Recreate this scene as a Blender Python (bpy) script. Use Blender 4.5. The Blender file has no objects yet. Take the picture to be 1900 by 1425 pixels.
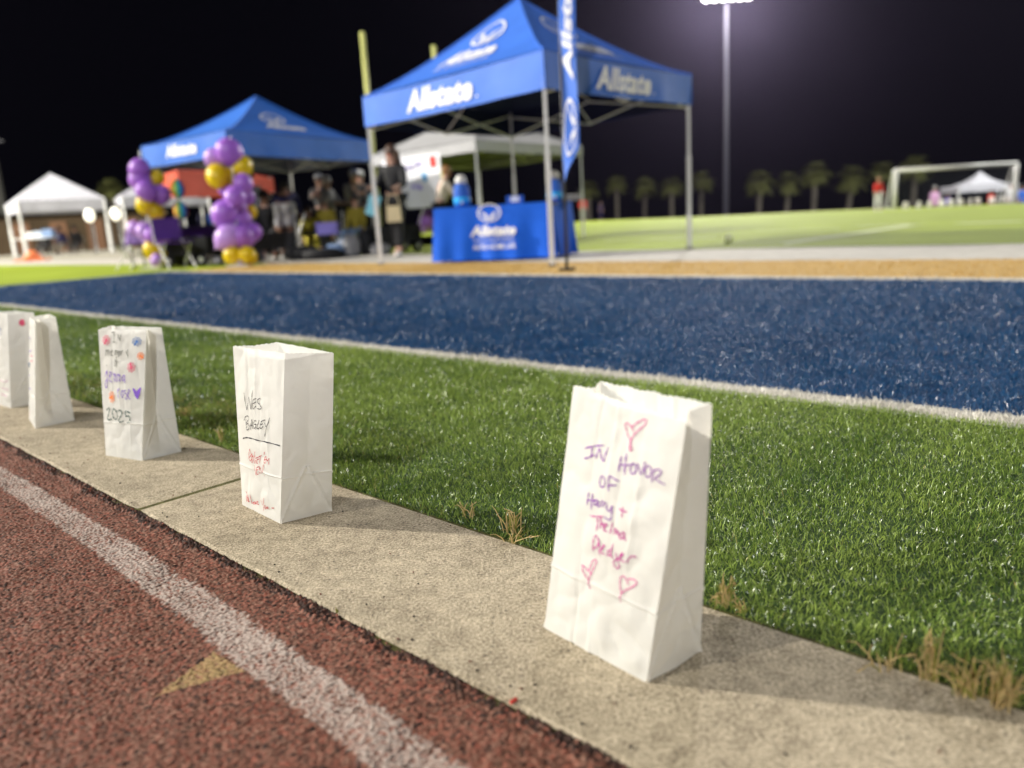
import bpy, bmesh, math, random
import numpy as np
from mathutils import Vector, Matrix, noise
random.seed(7); rng = np.random.default_rng(11)
SC = bpy.context.scene
# ------------------------------------------------------------ camera, world, lights, exposure
CAMH = .465; PITCH = math.radians(12.1); ROLL = math.radians(3.3); FPX = 1427.0
cam_d = bpy.data.cameras.new('camera'); cam = bpy.data.objects.new('camera', cam_d)
SC.collection.objects.link(cam); SC.camera = cam
cam_d.sensor_width = 36; cam_d.lens = FPX / 1900 * 36; cam_d.clip_start = .02; cam_d.clip_end = 1000
cam_f = Vector((0, math.cos(PITCH), -math.sin(PITCH)))
_up = Vector((1, 0, 0)).cross(cam_f)
cam_r = Vector((1, 0, 0)) * math.cos(ROLL) - _up * math.sin(ROLL)
cam_u = Vector((1, 0, 0)) * math.sin(ROLL) + _up * math.cos(ROLL)
M3 = Matrix((cam_r, cam_u, -cam_f)).transposed()
cam.matrix_world = Matrix.Translation((0, 0, CAMH)) @ M3.to_4x4()
cam_d.dof.use_dof = True; cam_d.dof.focus_distance = 1.21; cam_d.dof.aperture_fstop = 2.5
def at(px, py, z=0.0):                     # pixel of the 1900 px photograph -> point at height z
    d = cam_r * (px - 950) - cam_u * (py - 712.5) + cam_f * FPX
    t = (z - CAMH) / d.z
    return Vector((d.x * t, d.y * t, z))
def atd(px, depth, z=0.0):                 # point at height z on the column px, at that depth
    a = (px - 950) / FPX * depth
    b = (z - CAMH - depth * cam_f.z - a * cam_r.z) / cam_u.z
    p = cam_f * depth + cam_r * a + cam_u * b
    return Vector((p.x, p.y, z))
W = bpy.data.worlds.new('World'); SC.world = W; W.use_nodes = True
W.node_tree.nodes['Background'].inputs[0].default_value = (.35, .4, .75, 1)
W.node_tree.nodes['Background'].inputs[1].default_value = .0025
SC.view_settings.view_transform = 'Standard'; SC.view_settings.look = 'None'
SC.view_settings.exposure = 0.0; SC.view_settings.gamma = 1.0; SC.view_settings.use_curve_mapping = False
def flood(name, loc, watts, radius=.9, col=(1, .97, .9)):
    l = bpy.data.lights.new(name, 'POINT'); l.energy = watts; l.shadow_soft_size = radius; l.color = col
    o = bpy.data.objects.new(name, l); o.location = loc; SC.collection.objects.link(o); return o
LAMP_P = atd(1347, 62, 0)
flood('floodlight_left_far', (-45.4, 15.6, 22), 178000, .7, (1, .95, .85))
flood('floodlight_left_near', (-45.4, -15.6, 25), 66000, .7, (1, .95, .85))
flood('floodlight_behind', (-11.6, -43.5, 27), 58000, 1.0, (.97, .98, 1))
_l = bpy.data.lights.new('floodlight_visible_tower', 'SPOT'); _l.energy = 50000; _l.shadow_soft_size = .7; _l.color = (1, .95, .93)
_l.spot_size = math.radians(125); _l.spot_blend = .5; _o = bpy.data.objects.new('floodlight_visible_tower', _l); SC.collection.objects.link(_o)
_o.location = (LAMP_P.x - .2, LAMP_P.y - 1.0, 16.3); _o.rotation_euler = (Vector((0, 6, 0)) - Vector(_o.location)).to_track_quat('-Z', 'Y').to_euler()
flood('floodlight_right', (46, 42, 20), 62000, 1.0, (1, 1, .93))
SC.cycles.use_denoising = True; SC.cycles.sample_clamp_direct = 12.0
SC.cycles.max_bounces = 6; SC.cycles.transparent_max_bounces = 6; SC.cycles.volume_bounces = 0
SC.cycles.sample_clamp_indirect = 3.0
# ------------------------------------------------------------ helpers
PI = math.pi
def link(o, parent=None):
    SC.collection.objects.link(o)
    if parent is not None:
        o.parent = parent; o.matrix_parent_inverse = Matrix.Translation(parent.location).inverted() if parent.parent is None else parent.matrix_world.inverted()
    return o
def tag(o, label=None, cat=None, group=None, kind=None):
    if label: o['label'] = label
    if cat: o['category'] = cat
    if group: o['group'] = group
    if kind: o['kind'] = kind
    return o
def thing(name, loc, label, cat, group=None):
    o = bpy.data.objects.new(name, None); o.empty_display_size = .2
    o.location = loc; SC.collection.objects.link(o); return tag(o, label, cat, group)
def mat(name, col, rough=.6, spec=.4, metal=0, var=.0, scale=20, bump=0, bscale=60, trans=0, emis=None, estr=0, sheen=0, coat=0):
    m = bpy.data.materials.new(name); m.use_nodes = True; nt = m.node_tree; b = nt.nodes['Principled BSDF']
    b.inputs['Base Color'].default_value = (*col, 1); b.inputs['Roughness'].default_value = rough
    b.inputs['Specular IOR Level'].default_value = spec; b.inputs['Metallic'].default_value = metal
    b.inputs['Coat Weight'].default_value = coat; b.inputs['Sheen Weight'].default_value = sheen
    tc = nt.nodes.new('ShaderNodeTexCoord')
    if var:
        n = nt.nodes.new('ShaderNodeTexNoise'); n.inputs['Scale'].default_value = scale; n.inputs['Detail'].default_value = 5
        nt.links.new(tc.outputs['Object'], n.inputs['Vector'])
        mr = nt.nodes.new('ShaderNodeMapRange'); mr.inputs[1].default_value = .3; mr.inputs[2].default_value = .7
        mr.inputs[3].default_value = 1 - var; mr.inputs[4].default_value = 1 + var
        nt.links.new(n.outputs[0], mr.inputs[0])
        vm = nt.nodes.new('ShaderNodeVectorMath'); vm.operation = 'SCALE'; vm.inputs[0].default_value = col
        nt.links.new(mr.outputs[0], vm.inputs['Scale']); nt.links.new(vm.outputs[0], b.inputs['Base Color'])
    if bump:
        n2 = nt.nodes.new('ShaderNodeTexNoise'); n2.inputs['Scale'].default_value = bscale; n2.inputs['Detail'].default_value = 4
        nt.links.new(tc.outputs['Object'], n2.inputs['Vector'])
        bp = nt.nodes.new('ShaderNodeBump'); bp.inputs['Strength'].default_value = bump; bp.inputs['Distance'].default_value = .01
        nt.links.new(n2.outputs[0], bp.inputs['Height']); nt.links.new(bp.outputs[0], b.inputs['Normal'])
    if trans:
        t = nt.nodes.new('ShaderNodeBsdfTranslucent'); t.inputs[0].default_value = (*col, 1)
        mx = nt.nodes.new('ShaderNodeMixShader'); mx.inputs[0].default_value = trans
        out = nt.nodes['Material Output']
        nt.links.new(b.outputs[0], mx.inputs[1]); nt.links.new(t.outputs[0], mx.inputs[2]); nt.links.new(mx.outputs[0], out.inputs[0])
    if emis:
        b.inputs['Emission Color'].default_value = (*emis, 1); b.inputs['Emission Strength'].default_value = estr
    return m
class MB:
    def __init__(s): s.v = []; s.f = []; s.mi = []
    def add(s, vs, fs, mi=0):
        k = len(s.v); s.v += [tuple(p) for p in vs]; s.f += [tuple(i + k for i in f) for f in fs]; s.mi += [mi] * len(fs)
    def box(s, c, size, rot=None, mi=0, taper=1.0):
        c = Vector(c); hx, hy, hz = [a / 2 for a in size]; vs = []
        for z in (-1, 1):
            k = taper if z > 0 else 1
            for x, y in ((-1, -1), (1, -1), (1, 1), (-1, 1)):
                p = Vector((x * hx * k, y * hy * k, z * hz))
                if rot is not None: p = rot @ p
                vs.append(c + p)
        s.add(vs, [(3, 2, 1, 0), (4, 5, 6, 7), (0, 1, 5, 4), (1, 2, 6, 5), (2, 3, 7, 6), (3, 0, 4, 7)], mi)
    def tube(s, pts, r, n=8, mi=0, caps=True):
        pts = [Vector(p) for p in pts]; rs = r if isinstance(r, (list, tuple)) else [r] * len(pts); vs = []; up = None
        for i, p in enumerate(pts):
            t = (pts[min(i + 1, len(pts) - 1)] - pts[max(i - 1, 0)]).normalized()
            if up is None: up = Vector((0, 0, 1)) if abs(t.z) < .9 else Vector((1, 0, 0))
            a = t.cross(up).normalized(); b = a.cross(t).normalized(); up = b
            for k in range(n):
                w = 2 * PI * k / n; vs.append(p + a * math.cos(w) * rs[i] + b * math.sin(w) * rs[i])
        fs = [(i * n + k, i * n + (k + 1) % n, (i + 1) * n + (k + 1) % n, (i + 1) * n + k) for i in range(len(pts) - 1) for k in range(n)]
        if caps: fs += [tuple(range(n - 1, -1, -1)), tuple((len(pts) - 1) * n + k for k in range(n))]
        s.add(vs, fs, mi)
    def lathe(s, c, prof, n=16, mi=0, sx=1, sy=1, rot=None, mis=None):
        c = Vector(c); vs = []
        for r, z in prof:
            for k in range(n):
                w = 2 * PI * k / n; p = Vector((r * math.cos(w) * sx, r * math.sin(w) * sy, z))
                if rot is not None: p = rot @ p
                vs.append(c + p)
        k0 = len(s.v); s.v += [tuple(p) for p in vs]
        for i in range(len(prof) - 1):
            for k in range(n):
                s.f.append(tuple(k0 + j for j in (i * n + k, i * n + (k + 1) % n, (i + 1) * n + (k + 1) % n, (i + 1) * n + k)))
                s.mi.append(mis[k] if mis else mi)
        s.f.append(tuple(k0 + j for j in range(n - 1, -1, -1))); s.mi.append(mi)
        s.f.append(tuple(k0 + (len(prof) - 1) * n + j for j in range(n))); s.mi.append(mi)
    def ball(s, c, r, n=14, m=9, mi=0, rot=None, sz=1.0):
        s.lathe(c, [(max(1e-4, r * math.sin(PI * i / m)), -r * sz * math.cos(PI * i / m)) for i in range(m + 1)], n, mi, rot=rot)
    def grid(s, fn, nu, nv, mi=0):
        vs = [fn(i / nu, j / nv) for j in range(nv + 1) for i in range(nu + 1)]
        fs = [(j * (nu + 1) + i, j * (nu + 1) + i + 1, (j + 1) * (nu + 1) + i + 1, (j + 1) * (nu + 1) + i) for j in range(nv) for i in range(nu)]
        s.add(vs, fs, mi)
    def mesh(s, name, mats, smooth=False, origin=None):
        me = bpy.data.meshes.new(name)
        o = Vector(origin) if origin is not None else None
        me.from_pydata([tuple(Vector(p) - o) for p in s.v] if o is not None else s.v, [], s.f)
        for m in (mats if isinstance(mats, (list, tuple)) else [mats]): me.materials.append(m)
        if any(s.mi): me.polygons.foreach_set('material_index', s.mi)
        if smooth: me.polygons.foreach_set('use_smooth', [True] * len(me.polygons))
        me.update(); return me
    def build(s, name, mats, parent=None, smooth=False, origin=None):
        if origin is None and parent is None: origin = Vector((sum(p[0] for p in s.v) / len(s.v), sum(p[1] for p in s.v) / len(s.v), min(p[2] for p in s.v)))
        o = bpy.data.objects.new(name, s.mesh(name, mats, smooth, origin))
        if origin is not None: o.location = origin
        return link(o, parent)
def bevel(o, w, seg=2):
    b = o.modifiers.new('bevel', 'BEVEL'); b.width = w; b.segments = seg; b.limit_method = 'ANGLE'; return o
U = Vector((.7265, -.6872, 0)); N = Vector((.6872, .7265, 0))       # along the kerb, and across it towards the field
def SD(s, d, z=0.0): return U * s + N * d + Vector((0, 0, z))
def sheet(name, pts, z, m, kind='structure', zs=None):
    mb = MB(); mb.add([Vector((p.x, p.y, z)) for p in pts], [tuple(range(len(pts)))])
    o = mb.build(name, m); tag(o, kind=kind); return o
# ------------------------------------------------------------ materials
def attr_turf(name, lo, hi, rough=.32, spec=.55, trans=.25):
    m = bpy.data.materials.new(name); m.use_nodes = True; nt = m.node_tree; b = nt.nodes['Principled BSDF']
    a = nt.nodes.new('ShaderNodeAttribute'); a.attribute_name = 'tint'
    r = nt.nodes.new('ShaderNodeValToRGB'); e = r.color_ramp.elements
    e[0].position = 0; e[0].color = (*lo, 1); e[1].position = .85; e[1].color = (*hi, 1)
    x = e.new(1.0); x.color = (.36, .27, .1, 1)
    nt.links.new(a.outputs['Fac'], r.inputs[0]); nt.links.new(r.outputs[0], b.inputs['Base Color'])
    b.inputs['Roughness'].default_value = rough; b.inputs['Specular IOR Level'].default_value = spec
    t = nt.nodes.new('ShaderNodeBsdfTranslucent'); nt.links.new(r.outputs[0], t.inputs[0])
    mx = nt.nodes.new('ShaderNodeMixShader'); mx.inputs[0].default_value = trans
    nt.links.new(b.outputs[0], mx.inputs[1]); nt.links.new(t.outputs[0], mx.inputs[2]); nt.links.new(mx.outputs[0], nt.nodes['Material Output'].inputs[0])
    return m
M = {}
M['green_blade'] = attr_turf('green turf fibre', (.05, .115, .016), (.36, .47, .1), rough=.23, spec=.75)
M['blue_blade'] = attr_turf('blue turf fibre', (.004, .035, .10), (.015, .085, .21), rough=.26, spec=.6); M['blue_blade'].node_tree.nodes['Color Ramp'].color_ramp.elements[2].color = (.05, .1, .3, 1)
M['white_blade'] = attr_turf('white turf fibre', (.5, .47, .4), (.78, .75, .68), .5, .4); M['white_blade'].node_tree.nodes['Color Ramp'].color_ramp.elements[2].color = (.8, .78, .7, 1)
M['gold_blade'] = attr_turf('gold turf fibre', (.4, .24, .06), (.56, .37, .12), .5, .4); M['gold_blade'].node_tree.nodes['Color Ramp'].color_ramp.elements[2].color = (.6, .42, .15, 1)
M['green_base'] = mat('turf infill green', (.03, .06, .015), .9, .2, var=.4, scale=90, bump=.4, bscale=300)
M['blue_base'] = mat('turf infill blue', (.008, .04, .12), .9, .2, var=.3, scale=60)
M['white_base'] = mat('white painted turf', (.47, .45, .41), .9, .2, var=.12, scale=8)
M['gold_base'] = mat('gold turf', (.46, .3, .09), .9, .2, var=.15, scale=8)
M['field'] = mat('bright field turf', (.27, .35, .02), .85, .2, var=.15, scale=.8)
M['field_line'] = mat('field line paint', (.66, .72, .45), .9, .2, var=.1, scale=2)
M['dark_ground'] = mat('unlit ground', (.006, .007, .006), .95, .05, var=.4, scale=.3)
M['far_track'] = mat('far running track', (.1, .03, .02), .9, .2, var=.2, scale=1)
M['paper'] = None
M['white_cloth'] = mat('white canopy cloth', (.56, .56, .62), .7, .3, var=.05, scale=3, bump=.5, bscale=2, trans=.15)
M['grey_cloth'] = mat('pale grey canopy cloth', (.43, .43, .44), .7, .3, var=.05, scale=3, bump=.6, bscale=3, trans=.12)
M['blue_cloth'] = mat('royal blue canopy cloth', (.04, .15, .6), .6, .35, var=.08, scale=3, bump=.7, bscale=3.5, trans=.0)
M['deep_blue_cloth'] = mat('deep blue canopy cloth', (.022, .13, .52), .6, .35, var=.08, scale=3, bump=.7, bscale=3.5)
M['table_blue'] = mat('blue table cloth', (.006, .1, .62), .7, .2, var=.08, scale=4)
M['red_cloth'] = mat('coral red canopy cloth', (.6, .1, .06), .7, .3, var=.06, scale=3, trans=.15)
M['purple_cloth'] = mat('dark purple cloth', (.07, .02, .2), .7, .3, var=.12, scale=6)
M['lilac_cloth'] = mat('lilac cloth', (.32, .2, .5), .7, .3, var=.12, scale=6)
M['print'] = mat('white print', (.8, .8, .82), .6, .3, var=.02)
M['alu'] = mat('painted aluminium pole', (.72, .72, .7), .4, .5, .1, var=.05, scale=5)
M['white_metal'] = mat('white painted metal', (.62, .62, .6), .4, .5, var=.05)
M['black'] = mat('black nylon', (.012, .012, .014), .7, .3, var=.3, scale=10)
M['dark_metal'] = mat('dark metal', (.04, .04, .045), .4, .5, .5, var=.1)
M['post_yellow'] = mat('yellow goal post paint', (.55, .56, .2), .4, .5, var=.06, scale=3)
M['purple_balloon'] = mat('purple latex', (.42, .17, .7), .35, .5, var=.06, scale=3, trans=.25)
M['lilac_balloon'] = mat('lilac latex', (.58, .34, .82), .35, .5, var=.06, scale=3, trans=.25)
M['yellow_balloon'] = mat('yellow latex', (.78, .58, .01), .35, .5, var=.05, scale=3, trans=.25)
M['red'] = mat('red fabric', (.6, .04, .03), .7, .3, var=.1)
M['orange'] = mat('orange plastic', (.8, .22, .08), .5, .4, var=.06)
M['skin'] = mat('skin', (.42, .24, .17), .5, .4, var=.06, scale=12)
M['skin_dark'] = mat('darker skin', (.2, .1, .06), .5, .4, var=.06, scale=12)
M['hair_brown'] = mat('brown hair', (.06, .03, .018), .5, .4, var=.3, scale=40)
M['hair_black'] = mat('black hair', (.012, .01, .01), .5, .4, var=.3, scale=40)
M['hair_ginger'] = mat('auburn hair', (.22, .1, .025), .5, .4, var=.3, scale=40)
M['hair_grey'] = mat('grey hair', (.3, .3, .3), .6, .4, var=.3, scale=40)
M['eye'] = mat('eye', (.02, .015, .01), .2, .6, var=.1)
for n_, c_ in dict(navy=(.008, .008, .05), pale_blue=(.42, .48, .58), white=(.65, .65, .66), dark_grey=(.06, .06, .065), mid_grey=(.22, .22, .23), yellow=(.6, .52, .05), olive=(.25, .2, .02), beige=(.5, .44, .36), jeans=(.16, .24, .4), pink=(.6, .35, .55), sky=(.2, .5, .62), brown=(.12, .06, .03), blue=(.03, .12, .5), violet=(.2, .17, .5), shorts=(.45, .45, .48), cyan=(.02, .35, .75), green=(.08, .3, .05), cream=(.6, .5, .3)).items():
    M[n_] = mat(n_.replace('_', ' ') + ' fabric', c_, .75, .3, var=.1, scale=12, bump=.2, bscale=40)
M['shoe'] = mat('white shoe rubber', (.6, .6, .58), .6, .4, var=.05)
def concrete():
    m = bpy.data.materials.new('old concrete kerb'); m.use_nodes = True; nt = m.node_tree; b = nt.nodes['Principled BSDF']; L = nt.links
    geo = nt.nodes.new('ShaderNodeNewGeometry')
    def noi(sc, det=4, rough=.6):
        n = nt.nodes.new('ShaderNodeTexNoise'); n.inputs['Scale'].default_value = sc; n.inputs['Detail'].default_value = det; n.inputs['Roughness'].default_value = rough
        L.new(geo.outputs['Position'], n.inputs['Vector']); return n
    big = noi(4, 5); mid = noi(45, 4); fine = noi(260, 3, .75); grit = noi(900, 2)
    r = nt.nodes.new('ShaderNodeValToRGB'); e = r.color_ramp.elements
    e[0].position = .38; e[0].color = (.13, .1, .065, 1); e[1].position = .64; e[1].color = (.84, .72, .53, 1); k = e.new(.5); k.color = (.45, .375, .26, 1)
    a1 = nt.nodes.new('ShaderNodeMath'); a1.operation = 'MULTIPLY_ADD'; a1.inputs[1].default_value = .62; L.new(fine.outputs[0], a1.inputs[0])
    a2 = nt.nodes.new('ShaderNodeMath'); a2.operation = 'MULTIPLY_ADD'; a2.inputs[1].default_value = .2; L.new(mid.outputs[0], a2.inputs[0])
    a3 = nt.nodes.new('ShaderNodeMath'); a3.operation = 'MULTIPLY'; a3.inputs[1].default_value = .2; L.new(big.outputs[0], a3.inputs[0])
    L.new(a3.outputs[0], a2.inputs[2]); L.new(a2.outputs[0], a1.inputs[2]); L.new(a1.outputs[0], r.inputs[0])
    # dark pits
    v = nt.nodes.new('ShaderNodeTexVoronoi'); v.inputs['Scale'].default_value = 130; L.new(geo.outputs['Position'], v.inputs['Vector'])
    sep = nt.nodes.new('ShaderNodeSeparateColor'); L.new(v.outputs['Color'], sep.inputs[0])
    g = nt.nodes.new('ShaderNodeMath'); g.operation = 'GREATER_THAN'; g.inputs[1].default_value = .9; L.new(sep.outputs[0], g.inputs[0])
    l = nt.nodes.new('ShaderNodeMath'); l.operation = 'LESS_THAN'; l.inputs[1].default_value = .26; L.new(v.outputs['Distance'], l.inputs[0])
    pm = nt.nodes.new('ShaderNodeMath'); pm.operation = 'MULTIPLY'; L.new(g.outputs[0], pm.inputs[0]); L.new(l.outputs[0], pm.inputs[1])
    mx = nt.nodes.new('ShaderNodeMix'); mx.data_type = 'RGBA'; mx.inputs[7].default_value = (.07, .06, .05, 1)
    pf = nt.nodes.new('ShaderNodeMath'); pf.operation = 'MULTIPLY'; pf.inputs[1].default_value = .6; L.new(pm.outputs[0], pf.inputs[0])
    L.new(pf.outputs[0], mx.inputs[0]); L.new(r.outputs[0], mx.inputs[6]); L.new(mx.outputs[2], b.inputs['Base Color'])
    h = nt.nodes.new('ShaderNodeMath'); h.operation = 'MULTIPLY_ADD'; h.inputs[1].default_value = .5; L.new(grit.outputs[0], h.inputs[0]); L.new(fine.outputs[0], h.inputs[2])
    h2 = nt.nodes.new('ShaderNodeMath'); h2.operation = 'SUBTRACT'; L.new(h.outputs[0], h2.inputs[0]); L.new(pm.outputs[0], h2.inputs[1])
    bp = nt.nodes.new('ShaderNodeBump'); bp.inputs['Strength'].default_value = 1.0; bp.inputs['Distance'].default_value = .005
    L.new(h2.outputs[0], bp.inputs['Height']); L.new(bp.outputs[0], b.inputs['Normal'])
    b.inputs['Roughness'].default_value = .8; b.inputs['Specular IOR Level'].default_value = .35
    return m
M['concrete'] = concrete()
def rubber():
    m = bpy.data.materials.new('granulated track rubber'); m.use_nodes = True; nt = m.node_tree; b = nt.nodes['Principled BSDF']
    a = nt.nodes.new('ShaderNodeAttribute'); a.attribute_name = 'Col'
    nt.links.new(a.outputs['Color'], b.inputs['Base Color'])
    geo = nt.nodes.new('ShaderNodeNewGeometry'); n = nt.nodes.new('ShaderNodeTexNoise'); n.inputs['Scale'].default_value = 900
    nt.links.new(geo.outputs['Position'], n.inputs['Vector'])
    bp = nt.nodes.new('ShaderNodeBump'); bp.inputs['Strength'].default_value = .6; bp.inputs['Distance'].default_value = .001
    nt.links.new(n.outputs[0], bp.inputs['Height']); nt.links.new(bp.outputs[0], b.inputs['Normal'])
    b.inputs['Roughness'].default_value = .75; b.inputs['Specular IOR Level'].default_value = .18
    return m
M['rubber'] = rubber()
def paper():
    m = bpy.data.materials.new('white kraft paper'); m.use_nodes = True; nt = m.node_tree; b = nt.nodes['Principled BSDF']; L = nt.links
    tc = nt.nodes.new('ShaderNodeTexCoord')
    n = nt.nodes.new('ShaderNodeTexNoise'); n.inputs['Scale'].default_value = 9; n.inputs['Detail'].default_value = 6; L.new(tc.outputs['Object'], n.inputs['Vector'])
    r = nt.nodes.new('ShaderNodeValToRGB'); e = r.color_ramp.elements; e[0].position = .3; e[0].color = (.68, .68, .645, 1); e[1].position = .7; e[1].color = (.76, .76, .73, 1)
    L.new(n.outputs[0], r.inputs[0]); L.new(r.outputs[0], b.inputs['Base Color'])
    mp = nt.nodes.new('ShaderNodeMapping'); mp.inputs['Scale'].default_value = (70, 70, 9); L.new(tc.outputs['Object'], mp.inputs['Vector'])
    n2 = nt.nodes.new('ShaderNodeTexNoise'); n2.inputs['Scale'].default_value = 1; n2.inputs['Detail'].default_value = 3; L.new(mp.outputs[0], n2.inputs['Vector'])
    n3 = nt.nodes.new('ShaderNodeTexNoise'); n3.inputs['Scale'].default_value = 1300; n3.inputs['Detail'].default_value = 2; L.new(tc.outputs['Object'], n3.inputs['Vector'])
    ma = nt.nodes.new('ShaderNodeMath'); ma.operation = 'MULTIPLY_ADD'; ma.inputs[1].default_value = .1; L.new(n3.outputs[0], ma.inputs[0]); L.new(n2.outputs[0], ma.inputs[2])
    bp = nt.nodes.new('ShaderNodeBump'); bp.inputs['Strength'].default_value = .22; bp.inputs['Distance'].default_value = .0012; L.new(ma.outputs[0], bp.inputs['Height']); L.new(bp.outputs[0], b.inputs['Normal'])
    b.inputs['Roughness'].default_value = .62; b.inputs['Specular IOR Level'].default_value = .3
    t = nt.nodes.new('ShaderNodeBsdfTranslucent'); t.inputs[0].default_value = (.88, .85, .79, 1)
    mx = nt.nodes.new('ShaderNodeMixShader'); mx.inputs[0].default_value = .42
    L.new(b.outputs[0], mx.inputs[1]); L.new(t.outputs[0], mx.inputs[2]); L.new(mx.outputs[0], nt.nodes['Material Output'].inputs[0])
    return m
M['paper'] = paper()
def ink(name, c): return mat(name, c, .6, .3, var=.15, scale=60)
INK = dict(pink=ink('pink felt pen', (.5, .1, .26)), purple=ink('purple felt pen', (.2, .05, .3)), magenta=ink('magenta felt pen', (.42, .06, .25)),
           black=ink('black felt pen', (.02, .02, .03)), red=ink('red felt pen', (.45, .01, .03)), grey=ink('worn grey marker', (.1, .105, .09)), violet=ink('violet marker', (.16, .06, .45)),
           green=ink('dark green marker', (.01, .06, .05)), blue=ink('blue marker', (.01, .1, .33)), orange=ink('orange marker', (.75, .2, .05)), rose=ink('rose marker', (.62, .08, .16)))
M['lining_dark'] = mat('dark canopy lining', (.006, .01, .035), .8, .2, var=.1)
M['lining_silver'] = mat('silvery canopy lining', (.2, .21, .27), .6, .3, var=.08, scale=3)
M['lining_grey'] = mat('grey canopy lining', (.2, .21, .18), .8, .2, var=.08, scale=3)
# ------------------------------------------------------------ lettering
def text_geo(body, shear=0.0, offset=0.0):
    c = bpy.data.curves.new('text', 'FONT'); c.body = body; c.shear = shear; c.offset = offset; c.resolution_u = 3
    o = bpy.data.objects.new('text', c); SC.collection.objects.link(o)
    me = bpy.data.meshes.new_from_object(o.evaluated_get(bpy.context.evaluated_depsgraph_get()))
    v = [tuple(x.co) for x in me.vertices]; f = [tuple(p.vertices) for p in me.polygons]
    bpy.data.objects.remove(o); bpy.data.meshes.remove(me); bpy.data.curves.remove(c)
    x0, x1 = min(a[0] for a in v), max(a[0] for a in v); y0, y1 = min(a[1] for a in v), max(a[1] for a in v)
    return [((a[0] - x0) / (x1 - x0), (a[1] - y0) / (y1 - y0)) for a in v], f
_tc = {}
def letter(name, body, fn, parent, m=None, shear=0.0, offset=0.0, label=None):
    k = (body, shear, offset)
    if k not in _tc: _tc[k] = text_geo(*k)
    v, f = _tc[k]; mb = MB(); mb.add([fn(a, b) for a, b in v], f); o = mb.build(name, m or M['print'], parent)
    if label: o['label'] = label
    return o
def hands_logo(fn, parent, name='emblem'):
    # ring holding two cupped hands, drawn in the unit square
    mb = MB()
    def blob(pts): mb.add([fn(*p) for p in pts], [tuple(range(len(pts)))])
    def ring(r0, r1, a0=0, a1=360, n=28, cx=.5, cy=.5):
        for k in range(n):
            a, b = math.radians(a0 + (a1 - a0) * k / n), math.radians(a0 + (a1 - a0) * (k + 1) / n)
            blob([(cx + r0 * math.cos(a), cy + r0 * math.sin(a)), (cx + r1 * math.cos(a), cy + r1 * math.sin(a)), (cx + r1 * math.cos(b), cy + r1 * math.sin(b)), (cx + r0 * math.cos(b), cy + r0 * math.sin(b))])
    ring(.43, .5)
    for s in (-1, 1):
        for q in range(4):
            blob([(.5 + s * .05, .2 + q * .015), (.5 + s * (.12 + .07 * q), .46 + .04 * q), (.5 + s * (.16 + .07 * q), .46 + .04 * q), (.5 + s * .1, .18 + q * .012)])
        blob([(.5 + s * .03, .13), (.5 + s * .03, .3), (.5 + s * .2, .3), (.5 + s * .12, .13)])
    return mb.build(name, M['print'], parent)
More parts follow.
